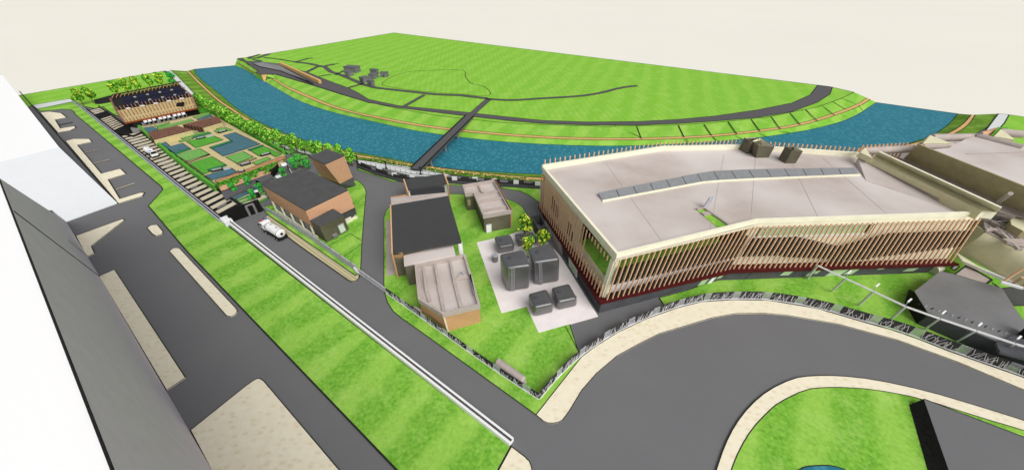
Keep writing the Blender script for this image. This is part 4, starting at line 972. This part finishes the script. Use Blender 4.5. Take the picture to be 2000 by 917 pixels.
g = G(); g.prism([b[0], b[1], a[1], a[0]], [b[0]+Vector((.3,.2,0)), b[1]+Vector((.3,.2,0)), a[1]+Vector((.5,.3,0)), a[0]+Vector((.5,.3,0))]); mk('cream_wall', g, 'cream', t0)
g = G(); a = PL(zw([(195,375),(985,768),(1100,780),(190,352)]), RZ-.5); g.prism([vin(p,RZ-2) for p in a], a); mk('trough', g, 'cream', t0)
# olive wall of the next module and its roof
OZ = 16.0
a = PL(zw([(515,275),(1300,587),(1700,745)]), OZ); b = PL(zw([(402,382),(1300,787),(1700,967)]), 11.0)
g = G(); g.prism([b[0], b[2], a[2], a[0]], [b[0]+Vector((.4,.4,0)), b[2]+Vector((.4,.4,0)), a[2]+Vector((.4,.4,0)), a[0]+Vector((.4,.4,0))]); mk('olive_wall', g, 'olive', t0)
rf = PL(zw([(522,280),(620,312),(740,300),(860,235),(955,205),(1300,290),(1700,390),(1700,742),(1300,584)]), OZ-.2)
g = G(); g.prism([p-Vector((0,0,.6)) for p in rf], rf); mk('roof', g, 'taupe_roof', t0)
g = G(); g.prism(PL(zw([(210,330),(400,382),(1300,787),(1300,830),(1100,775)]), 10.9), PL(zw([(210,330),(400,382),(1300,787),(1300,830),(1100,775)]), 11.0)); mk('valley_deck', g, 'taupe', t0)
for px, zz in (([(100,303),(480,290)],RZ+.5),([(540,268),(760,268)],OZ),([(620,208),(970,202)],OZ),([(960,200),(1300,288)],OZ+.3),([(1130,165),(1300,182)],OZ+.3)):
    p, q = PL(zw(px), zz); g = G(); g.tube(p-Vector((0,0,.6)), q-Vector((0,0,.6)), .9, n=12); mk('parapet_roll', g, 'taupe', t0, smooth=False)
for tri, zz in (([(545,268),(600,205),(762,268)],OZ+.3),([(1075,215),(1130,160),(1232,240)],OZ+.6),([(78,335),(112,298),(170,378)],RZ+1.8)):
    p = PL(zw(tri), zz); c = vin(cen(p), zz-1.5); g = G(); k = len(g.v)
    g.prism([x-Vector((0,-.6,1.2)) for x in p], p); mk('gable', g, 'cream_wall', t0)
g = G()
for k in range(10):
    a, b = P(*zw([(975+12*k, 200-3.4*k)])[0], OZ+.6), P(*zw([(1048+5*k, 215-6*k)])[0], OZ-1); g.beam(a+Vector((0,0,.6)), b, .25, .25)
mk('gable_fins', g, 'fin', t0)
g = G(); q = PL(zw([(1055,210),(1100,145),(1180,150),(1130,160),(1080,212)]), OZ+.3); g.prism([p-Vector((0,0,.6)) for p in q], q); mk('roof_planting', g, 'hedge', t0)
g = G(); a, b = P(*zw([(1110,705)])[0], 12), P(*zw([(1200,640)])[0], 15.5); g.tube(a, b, .35, n=10); mk('pipe', g, 'taupe', t0)
p, q = PL(zw([(105,300),(470,280)]), RZ+1.2); g = G()
for k in range(12): c = p.lerp(q, (k+.5)/12)+Vector((0,1,0)); g.beam(vin(c,9), vin(c,RZ+1.4), .25, .3)
mk('back_fins', g, 'fin', t0)['kind'] = 'stuff'
g = G(); a = PL(zw([(870,348),(1300,335)]), OZ-.18); g.wall(a, .15, .12); mk('roof_seam', g, 'taupe', t0)
# trusses and clutter between hall and wing
zt = Z((1750,400), .21815)
t1 = thing('roof_trusses', 'tangle of pale grey trusses at the right end of the hall', 'truss', P(1960,460))
def bm_(a, b, w_, m='taupe', z0=9.0, z1=9.0, nm='truss'):
    p, q = P(*zt([a])[0], z0), P(*zt([b])[0], z1); g = G(); g.beam(p, q, w_, w_); mk(nm, g, m, t1)
for a, b, w_ in (((740,110),(1000,190),.5),((860,160),(1130,290),.6),((800,220),(900,225),.5),((900,220),(1110,300),.6),((800,230),(960,200),.35),((870,60),(1060,110),.45),((960,320),(1134,320),.6),((900,175),(1040,300),.35),((1010,180),(1134,270),.35),((830,200),(990,290),.35),((950,130),(1134,180),.4),((990,345),(1134,400),.35),((1000,250),(1060,200),.5),((980,330),(1134,380),.6),((900,210),(1100,400),.5),((1134,250),(1040,170),.4)): bm_(a, b, w_)
for a, b in (((860,155),(1020,145)),((1005,245),(1050,215)),((940,690),(1134,745))): bm_(a, b, .35, 'white', nm='rail')
for k in range(9): bm_((880+20*k, 105), (900+20*k, 130), .25)
g = G(); q = PL(zt([(770,60),(900,60),(1134,100),(1300,100),(1300,420),(1000,330),(800,235)]), 8.6); g.prism([vin(p,6) for p in q], q); mk('platform', g, 'taupe', t1)
t1 = thing('cream_pavilion', 'olive cream box on top of the pale trusses', 'box', P(1990,430))
q = PL(zt([(1020,140),(1090,95),(1250,120),(1250,260),(1134,235),(1030,180)]), 10.5); g = G(); g.prism([vin(p,8.6) for p in q], q); mk('body', g, 'olive', t1); g = G(); g.up([p+Vector((0,0,.01)) for p in q], .12); mk('lid', g, 'cream_wall', t1)
# great cream duct
t1 = thing('cream_duct', 'huge smooth cream vault descending beyond the fin wall', 'vault', P(1950,520))
a0_, a1_ = PL(zt([(800,240),(1330,480)]), 8.5), PL(zt([(525,410),(1330,850)]), 3.4)
g = G(); n = 14; L_, R_ = [], []
for k in range(n+1):
    f = k/n; bulge = math.sin(f*math.pi)*1.1
    L_.append(a0_[0].lerp(a1_[0], f)+Vector((-.5,-.8,.8)).normalized()*bulge); R_.append(a0_[1].lerp(a1_[1], f)+Vector((-.5,-.8,.8)).normalized()*bulge)
bo = Vector((1.5,3,-.5))
g.prism(L_+[a1_[0]+bo, a0_[0]+bo], R_+[a1_[1]+bo, a0_[1]+bo]); mk('shell', g, 'cream_wall', t1, smooth=False)
a, b = PL(zt([(608,512),(1330,815)]), 3.4); g = G(); g.beam(a, b, .6, .5); mk('edge_beam', g, 'white', t1)
g = G(); q = PL(zt([(525,412),(800,585),(600,500)]), 3.8); g.prism([p-Vector((0,0,.3)) for p in q], q); mk('flange', g, 'cream', t1)
for a, b in (((955,685),(1134,570)),((1030,710),(1134,648)),((1110,735),(1180,690))):
    p, q = P(*zt([a])[0], 4.4), P(*zt([b])[0], 7.2); g = G(); g.beam(p, q, .25, .3); mk('fin', g, 'fin', t1)
# big grey low building
t1 = thing('grey_roof_building', 'low dark grey building with smooth sloping roof at right', 'building', P(1880,600))
zv = Z((1750,560), .21815)
tp = PL([(1786,568),(1837,529),(1859,534),(1957,562),(1981,599),(2010,640),(2100,690),(2100,730),(1812,612)], 3.0)
tp[-1] = P(1812,609,3.0)
g = G(); g.prism([vin(p,0) for p in tp], [p+Vector((0,0,-.25)) for p in tp]); mk('wall', g, 'plinth', t1)
g = G(); g.prism([p+Vector((0,0,-.24)) for p in tp], tp); mk('roof', g, 'sheet_grey', t1)
g = G(); q = PL(zt([(118,762),(160,768),(250,1080),(235,1085)]), 0); q = PL([(1775,566),(1786,568),(1812,609),(1801,636)], 0); q[1].z=q[2].z=0; q = PL([(1775,566),(1801,636)], .12); q2 = [vin(tp[0],2.9), vin(tp[-1],2.9)]; g.prism([q[0], q[1], vin(tp[-1],.1), vin(tp[0],.1)], [q[0]+Vector((0,0,.2)), q[1]+Vector((0,0,.2)), q2[1]+Vector((-.03,0,0)), q2[0]+Vector((-.03,0,0))]); mk('side_wall', g, 'near_black', t1)
for k in range(14):
    x, y = 195+k*60, 160+k*20; p, q = PL(zv([(x, y), (x+22, y-14)]), 3.05); g = G(); g.beam(p, q, .09, .08); mk('seam', g, 'metal' if k % 2 else 'near_black', t1)
g = G(); q = PL([(1941,672),(1990,650),(2060,690),(2060,720),(1950,690)], 3.0); g.up(q, .4); mk('roof_step', g, 'plinth', t1)
g = G(); q = PL([(1988,650),(1998,643),(2010,650),(2000,662)], 3.4); g.up(q, 1.2); mk('roof_box', g, 'near_black', t1)
t1 = thing('taupe_hatch_roof', 'small brown taupe roof tucked under the white edge beam', 'roof', P(1900,535))
q = PL(zt([(520,625),(632,540),(858,672),(806,710)]), 2.8); g = G(); g.prism([vin(p,0) for p in q], q); mk('roof', g, 'taupe', t1); g = G(); g.wall([p+Vector((0,0,.003)) for p in q], .2, .15, closed=True); mk('edge_trim', g, 'near_black', t1)
patch('pavement', zt([(495,565),(535,530),(570,550),(525,585)]), 'pale_pavement', .2)
patch('road', zt([(860,690),(940,745),(1100,730),(1330,800),(1330,900),(1050,900),(960,780)]), 'charcoal', .18)
t1 = thing('cream_drum', 'small cream drum lying under the end of the red ledge', 'drum', P(1829,525))
a, b = P(1822,527,.9), P(1834,522,.9); g = G(); g.tube(a, b, .9, n=16); mk('drum', g, 'cream', t1); g = G(); g.beam(a-Vector((0,0,.75)), b-Vector((0,0,.75)), 1.2, .25); mk('cradle', g, 'mid_grey', t1)

# white pipe frames
t1 = thing('pipe_frame', 'run of white steel frames crossing the lawn to the branch fence', 'frame', P(1750,590))
zx = Z((1400,400), .3927)
tops = zx([(500,300),(640,365),(780,430),(940,505),(1110,565),(1290,625),(1485,690),(1680,745)])
feet = zx([(450,367),(570,430),(705,498),(860,570),(1030,618),(1190,680),(1380,745),(1580,800)])
TPp = [P(u, v, 4.4) for u, v in tops]; FTp = [P(u, v, .12) for u, v in feet]
for i in range(7):
    for s in (-.14, .14):
        o = offs(TPp, s)
        g = G(); g.beam(o[i].lerp(o[i+1], .03), o[i+1], .1, .14); mk('rail', g, 'white', t1)
for i in range(8):
    for s in (-.17, .17):
        g = G(); g.beam(TPp[i]+Vector((s,0,0)), FTp[i]+Vector((s,0,0)), .1, .14); mk('strut', g, 'white' if s > 0 else 'metal', t1)
for i in range(1, 7):
    u, v = tops[i]; p, q = P(u+4, v-9, 4.4), P(u+11, v-15, 4.4); g = G(); g.beam(p, q, .22, .2); mk('stub', g, 'white', t1)
    g = G(); c = p.lerp(q,.5); g.tube(vin(c,.1), c, .05, n=6); mk('stub_post', g, 'metal', t1)

# ------------------------------------------------------------------ branch pattern fences
def fence(name, lb, base, h, step=5.4, first=0, dark='fence_back'):
    t = thing(name, lb, 'fence', cen(base)); L = sum((b-a).length for a, b in zip(base, base[1:])); n = max(2, int(L/1.35)); pts = resample(base, n+1)
    i = first; 
    while i < n:
        bar = False; j = min(n, i+3); seg = pts[i:j+1]
        g = G(); g.wall(seg, .1, h); 
        o = mk('branch_panel', g, dark, t); g = G()
        for a, b in zip(seg, seg[1:]):
            nn = (b-a).cross(Vector((0,0,1))).normalized()*.08
            if nn.y > 0: nn = -nn
            for _ in range(7):
                x = random.uniform(-.1,1.0); z0 = random.choice((0,0,random.uniform(0,h*.5))); l = random.uniform(.4,1.0); dx = random.uniform(-.5,.7)
                p = a.lerp(b, max(0,x))+Vector((0,0,z0)); q = a.lerp(b, min(1.1,max(-.1,x+dx)))+Vector((0,0,min(h, z0+l*h)))
                g.beam(p+nn, q+nn, .05, .045)
        mk('branch_pattern', g, 'branch', o)
        i = j; j = min(n, i+1)
        if i < n:
            g = G(); seg = pts[i:j+1]
            for a, b in zip(seg, seg[1:]):
                for k in range(8):
                    p = a.lerp(b, (k+.5)/8); g.beam(p, p+Vector((0,0,h)), .07, .05)
                g.beam(a+Vector((0,0,h*.95)), b+Vector((0,0,h*.95)), .06, .08); g.beam(a+Vector((0,0,.2)), b+Vector((0,0,.2)), .06, .08)
            mk('bar_panel', g, 'metal', t)
        i = j
    g = G(); g.wall([p+Vector((0,0,.1)) for p in base], .3, .12); mk('kerb', g, 'white', t)
    return t
f1 = PL([(756,573),(800,604),(860,647),(930,697),(985,735),(1052,779)])
fence('branch_fence', 'branch patterned dark fence along the straight plant road', f1, 1.45)
f2 = PL(chaikin([(1053,779),(1090,735),(1133,695),(1164,673),(1205,647),(1263,620),(1320,599.5),(1370,587),(1431,583),(1500,584),(1596,600),(1698,630),(1761,647),(1851,683),(1997,734),(2150,790)],1))
fence('branch_fence', 'branch patterned dark fence curving round the hall lawn', f2, 1.9)
t1 = thing('mesh_gate', 'pale lattice sliding gate across the inner road', 'gate', P(728,547))
a, b = P(702,534), P(755,572); g = G(); nn = Vector((0,0,1.3))
for z_ in (.1, 1.3): g.beam(a+Vector((0,0,z_)), b+Vector((0,0,z_)), .12, .12)
mk('frame', g, 'branch', t1); g = G()
for k in range(34):
    p, q = a.lerp(b, k/34), a.lerp(b, min(1, (k+1.6)/34)); g.beam(p+Vector((0,0,.1)), q+Vector((0,0,1.3)), .06, .05); g.beam(q+Vector((0,0,.1)), p+Vector((0,0,1.3)), .06, .05)
mk('lattice', g, 'metal', t1)
# river side wall
t1 = thing('river_wall', 'black panelled wall with white squares along the riverside path', 'wall', P(880,358))
rw = PL([(699,327),(735,341),(776,353),(810,357),(868,357),(964,363),(1054,368)]); rp = resample(rw, 27)
for i in range(26):
    h_ = 2.0+.25*math.sin(i*1.7); g = G(); g.wall([rp[i], rp[i+1]], .3, h_ if i % 3 else h_-.5); mk('panel', g, 'fence_back', t1)
    g = G(); g.wall([rp[i]-Vector((0,.35,0)), rp[i+1]-Vector((0,.35,0))], .3, .9); mk('kerb_block', g, 'plinth', t1)
for u, v in ((742,327),(771,339),(806,344),(888,347),(928,348),(966,351),(1008,354),(1050,357)):
    p = P(u, v, 1.7)-Vector((0,.4,0)); g = G(); g.beam(p-Vector((.7,0,0)), p+Vector((.7,0,0)), .2, 1.1); mk('sign_plate', g, 'pale_roof', t1)
t1 = thing('path_railing', 'thin black railing beside the riverside path', 'railing', P(780,322))
for l in ([(698,309),(740,318),(810,331),(900,343)],[(716,321),(760,331),(808,340),(850,342)]):
    g = G(); pp = PL(l, .9)
    for a, b in zip(pp, pp[1:]): g.beam(a, b, .12, .1)
    mk('rail', g, 'near_black', t1); g = G()
    for p in resample(PL(l), 14): g.tube(p, p+Vector((0,0,.9)), .05, n=5)
    mk('posts', g, 'near_black', t1)
for (u, v), lb in (((755,330),'left'),((822,341),'right'),((699,318),'leftmost, beside the tree row')):
    t1 = thing('bollard_lamp', f'black bollard lamp on the riverside path, {lb}', 'lamp', P(u, v)); p = P(u, v)
    g = G(); g.tube(p, p+Vector((0,0,2.2)), .16, .12, n=8); mk('post', g, 'black', t1); g = G(); g.tube(p+Vector((0,0,2.2)), p+Vector((0,0,2.5)), .35, .2, n=8); mk('lamp_head', g, 'black', t1); g = G(); g.tube(p, p+Vector((0,0,.3)), .4, n=8); mk('base', g, 'black', t1)
# low shrubs on the bank
g = G()
a, b = resample([p for p in NL1 and PL(NL1, -.95) if p.x > -47 and p.x < 8], 160), None
for p in a:
    for _ in range(9):
        c = p+Vector((random.uniform(-.4,.4), -random.uniform(.3,2.0), random.uniform(.2,.9))); r = random.uniform(.15,.35)
        n = Vector((random.uniform(-1,1), random.uniform(-1,1), 1)).normalized(); u = n.orthogonal().normalized()*r; v = n.cross(u); g.face([c-u, c-v, c+u, c+v], random.choice((0,0,1,2)))
o = mk('ground_cover', g, ['leaf_b','shaded_grass','tan_path']); o['kind'] = 'stuff'

# ------------------------------------------------------------------ loose things
t1 = thing('horizontal_tank', 'long taupe horizontal tank lying beside the branch fence', 'tank', P(1000,735))
a, b = P(972,706,.95), P(1021,741,.95); g = G(); g.tube(a, b, .62, n=20); mk('shell', g, 'taupe', t1); 
for k in (.2, .8):
    c = a.lerp(b, k); g = G(); e = (b-a).normalized()*.2; g.beam(c-e-Vector((0,0,.55)), c+e-Vector((0,0,.55)), .9, .7); mk('saddle', g, 'taupe', t1)
d_ = (b-a).normalized(); g = G(); g.tube(b, b+d_*.25, .62, .4, n=20); mk('end_cap', g, 'taupe', t1); g = G(); g.tube(b+d_*.25-Vector((0,0,.2)), b+d_*.6-Vector((0,0,.2)), .22, n=10); mk('valve', g, 'taupe', t1)
t1 = thing('small_tank', 'short taupe tank at the fence below the brick building', 'tank', P(815,607))
a, b = P(810,601,.8), P(822,608,.8); g = G(); g.tube(a, b, .42, n=16); mk('shell', g, 'taupe', t1); g = G(); c = a.lerp(b,.5); g.beam(a.lerp(b,.3)-Vector((0,0,.4)), a.lerp(b,.7)-Vector((0,0,.4)), .5, .5); mk('saddle', g, 'mid_grey', t1)
t1 = thing('raised_platform', 'raised grey block with black side at the lower right corner', 'platform', P(1900,850))
q = PL([(1804.3,778),(2150,910),(2150,1150),(1935,1150)], 1.3); e = PL([(1775.6,790),(1878,1150)], .1)
g = G(); g.prism([vin(p,0) for p in q], q); mk('deck', g, 'asphalt', t1)
g = G(); g.prism([e[0], e[1], vin(q[3],.1), vin(q[0],.1)], [e[0]+Vector((0,0,.05)), e[1]+Vector((0,0,.05)), q[3]-Vector((.02,0,0)), q[0]-Vector((.02,0,0))]); mk('side_face', g, 'near_black', t1)
kline([p+Vector((0,0,.01)) for p in q[:2]])
t1 = thing('grey_shed', 'open topped dark grey bay beside the left end of the hall', 'shed', P(1048,440))
zz = Z((1000,400), .17442)
q = PL(zz([(222,125),(325,110),(370,215),(300,270)]), 2.8); g = G(); g.wall([vin(p,0) for p in q], .3, 2.8, closed=True); mk('wall', g, 'charcoal', t1); g = G(); g.face([vin(p,.25) for p in q]); mk('floor', g, 'mid_grey', t1); g = G(); p = P(*zz([(330,245)])[0], .5); g.up([p, p+Vector((1.6,0,0)), p+Vector((1.6,1.6,0)), p+Vector((0,1.6,0))], .8); mk('crate', g, 'white', t1)

# tanker trucks
def truck(lb, a, b, sc_=.84):
    """built along the ground line from nose a to tail b"""
    a, b = P(*a, .03), P(*b, .03); c = a.lerp(b,.5); d = (b-a).normalized(); s = Vector((-d.y, d.x, 0)); L = (b-a).length; Wd = 2.5
    t = thing('tanker_truck', lb, 'truck', vin(c, .03), 'white tanker trucks'); t['org'] = tuple(t.location); t.scale = (sc_,)*3
    def bx(name, x0, x1, y0, y1, z0, z1, m, par=None, bev=.06):
        q = [a+d*(L*x)+s*(Wd*y)+Vector((0,0,z0)) for x, y in ((x0,y0),(x1,y0),(x1,y1),(x0,y1))]; g = G(); g.up(q, z1-z0); return mk(name, g, m, par or t, bevel=bev, seg=2)
    cab = bx('cab', .03, .22, -.45, .45, .75, 3.0, 'white', bev=.16)
    bx('windscreen', .02, .035, -.38, .38, 1.9, 2.75, 'near_black', cab, .01)
    for y in (-.455, .445): bx('side_window', .06, .15, y, y+.012, 1.95, 2.7, 'near_black', cab, .0)
    for y in (-.4, .18): bx('headlight', .018, .03, y, y+.2, .95, 1.2, 'white', cab, .02)
    for y in (-.62, .52): bx('mirror', .02, .045, y, y+.08, 1.9, 2.6, 'near_black', cab, .02)
    lb_ = bx('light_bar', .06, .10, -.4, .4, 3.02, 3.14, 'metal', cab, .02)
    bx('red_beacon', .055, .105, -.38, -.14, 3.14, 3.34, 'red_lamp', lb_, .03); bx('blue_beacon', .055, .105, .14, .38, 3.14, 3.34, 'blue_lamp', lb_, .03)
    bx('chassis', .04, .99, -.4, .4, .45, .78, 'near_black'); bx('bumper', .0, .03, -.47, .47, .45, .9, 'near_black')
    for k in (.235, .265, .295): bx('pump_unit', k, k+.018, -.42, .42, .8, 2.5, 'metal', bev=.03)
    for y in (-.5, .38): bx('side_rail', .3, .98, y, y+.1, .55, .8, 'near_black')
    A_, B_ = a+d*(L*.34)+Vector((0,0,1.95)), a+d*(L*.93)+Vector((0,0,1.95))
    g = G(); g.tube(A_, B_, 1.22, n=28); ta = mk('tank', g, 'white', t, smooth=False)
    for q0_, q1_, r0_, r1_ in ((B_, B_+d*.35, 1.22, .7), (A_-d*.3, A_, .7, 1.22)):
        g = G(); g.tube(q0_, q1_, r0_, r1_, n=28); mk('tank_end', g, 'white', ta)
    g = G(); g.tube(B_+d*.36, B_+d*.5, .35, n=14); mk('rear_valve', g, 'near_black', ta)
    for f in (.25,.75): c_ = A_.lerp(B_, f); g = G(); g.tube(c_+Vector((0,0,1.15)), c_+Vector((0,0,1.34)), .3, n=12); mk('manhole', g, 'metal', ta)
    for f in (0, 1): c_ = A_.lerp(B_, f*.98+.01); g = G(); g.tube(c_-d*.06, c_+d*.06, 1.26, n=28); mk('band', g, 'near_black', ta)
    for x in (.12, .30, .74, .87):
        for y in (-.5, .5):
            p = a+d*(L*x)+s*(Wd*y*.92)+Vector((0,0,.5)); e = s*(.18 if y > 0 else -.18)
            g = G(); g.tube(p-e, p+e, .5, n=16); wl = mk('wheel', g, 'tyre', t); g = G(); g.tube(p+e, p+e*1.15, .26, n=12); mk('hub', g, 'metal', wl)
truck('white tanker truck with red and blue beacons on the plant road', (517,444), (560,471))
truck('white tanker truck standing on the beige channel slabs', (309,310), (289,298), .78)

# ------------------------------------------------------------------ trees
def tree_mesh(seed, h, r, mats, trunk_h, n=520, blobs=7, leaf=.32, ymul=1.0):
    rnd = random.Random(seed); tk = G()
    tk.tube((0,0,0), (0,0,trunk_h), .16, .11, n=7)
    cs = []
    for i in range(blobs):
        an = rnd.uniform(0, 6.28); rr = r*rnd.uniform(.15,.62); z = trunk_h+(h-trunk_h)*rnd.uniform(.18,.85)
        z_f = (z-trunk_h)/(h-trunk_h); rr *= (1.15-.75*z_f)
        cs.append((Vector((math.cos(an)*rr, math.sin(an)*rr, z)), r*rnd.uniform(.34,.52)*(1.1-.35*z_f)))
    cs.append((Vector((0,0,h-r*.4)), r*.42))
    for c, _ in cs: tk.tube((0,0,trunk_h*.85), c, .08, .03, n=5)
    cr = G()
    for _ in range(n):
        c, q = rnd.choice(cs); d = Vector((rnd.gauss(0,1), rnd.gauss(0,1), rnd.gauss(0,1)*ymul)).normalized(); p = c+d*q*rnd.uniform(.55,1.08)
        nn = (d+Vector((rnd.uniform(-.6,.6), rnd.uniform(-.6,.6), rnd.uniform(-.2,.8)))).normalized(); u = nn.orthogonal().normalized()
        u = Matrix.Rotation(rnd.uniform(0,6.28), 3, nn) @ u; v = nn.cross(u); s = leaf*rnd.uniform(.6,1.35)
        cr.face([p-u*s, p-v*s*.6, p+u*s, p+v*s*.6], rnd.choices((0,1,2), (5,3,3))[0])
    def m_(nm, g, ml):
        me = bpy.data.meshes.new(nm); me.from_pydata([tuple(p) for p in g.v], [], g.f)
        for q in ml: me.materials.append(M[q])
        for pp, i in zip(me.polygons, g.m): pp.material_index = i
        return me
    return m_('trunk', tk, ['bark']), m_('crown', cr, mats)
def place_tree(name, lb, loc, meshes, rz, sc_=1.0, group=None, cat='tree'):
    t = thing(name, lb, cat, loc, group, org=False); t.rotation_euler = (0,0,rz); t.scale = (sc_,)*3
    for nm, me in zip(('trunk','crown'), meshes):
        o = bpy.data.objects.new(nm, me); C.objects.link(o); o.parent = t
    return t
row = [tree_mesh(s, 6.3, 2.15, ['leaf_a','leaf_b','leaf_c'], 1.5, 900, leaf=.36) for s in (1,2,3,4)]
rl_ = PL([(399,214),(430,232),(460,250),(500,272),(540,289),(580,300),(620,311),(650,318),(689,325)]); rr_ = resample(rl_, 27)
words = ['1st','2nd','3rd']+[f'{k}th' for k in range(4,21)]+['21st','22nd','23rd','24th','25th','26th','27th']
for i, p in enumerate(rr_):
    if i in (25,): pass
    sfx = f'{words[26-i]} from the tower end' if i < 26 else 'nearest tree to the brown tower end'
    place_tree('broadleaf_tree', f'bright green tree in the riverside row, {sfx}', vin(p,.05), row[i % 4], random.uniform(0,6.28), random.uniform(.9,1.12), 'trees in the row between garden roof and river')
row2 = [tree_mesh(s, 6.4, 2.4, ['leaf_a','leaf_b','leaf_y'], 2.0, 900, leaf=.42) for s in (11,12,13)]
BK = [((164,206),'leftmost of the two by the white path end'),((184,202),'right one of the two by the white path end'),((235,191),'leftmost of the row behind the solar building'),((254,186),'second from left behind the solar building'),((274,181),'middle of the row behind the solar building'),((297,176),'fourth from left behind the solar building'),((320,172),'rightmost of the row behind the solar building')]
for i, ((u, v), lb) in enumerate(BK):
    place_tree('broadleaf_tree', f'yellow green tree, {lb}', P(u, v), row2[i % 3], i*1.3, 1.1 if i < 2 else 1.15, 'trees behind the solar building')
row3 = [tree_mesh(s, 5.2, 2.3, ['leaf_d','leaf_e','leaf_a'], 1.2, 800, leaf=.34) for s in (21,22)]
for i, ((u, v), lb, s_) in enumerate((((341,167),'emerald tree at the far corner of the solar building',1.2),((390,208),'emerald tree at the near right corner of the solar building',1.0),
      ((460,377),'emerald tree on the low grey roofs, left one',.6),((488,366),'emerald tree on the low grey roofs, right one',.6),((498,392),'emerald tree in the striped front garden',.65),((512,377),'emerald tree against the corner of the brown building',.6),((556,349),'emerald tree by the stair shelter',.65),((577,333),'emerald tree behind the dark roof, left of the tower',.8),((590,328),'emerald tree touching the tower wall',.8),((604,330),'emerald tree in front of the tower base',.6))):
    place_tree('broadleaf_tree', lb, P(u, v), row3[i % 2], i*1.1, s_, 'emerald trees in the gardens')
sh = [tree_mesh(s, 4.0, 1.9, ['leaf_y','leaf_a','leaf_b'], 1.2, 700, 8, .2) for s in (31,32)]; cy = tree_mesh(33, 4.6, 1.9, ['leaf_y','leaf_b','leaf_b'], 1.0, 420, 9, .26)
place_tree('conifer_shrub', 'layered dark and yellow green shrub tree by the grey bay', P(1024,463), cy, .3, 1.35, cat='tree')
place_tree('round_shrub', 'round yellow green tree beside the wall of the hall', P(1060,487), sh[0], 1, 1.3, 'yellow green trees by the tanks')
place_tree('round_shrub', 'round yellow green tree between the two big tanks', P(1032,503), sh[1], 2, 1.3, 'yellow green trees by the tanks')

S('kerb', KERB, 'kerb')
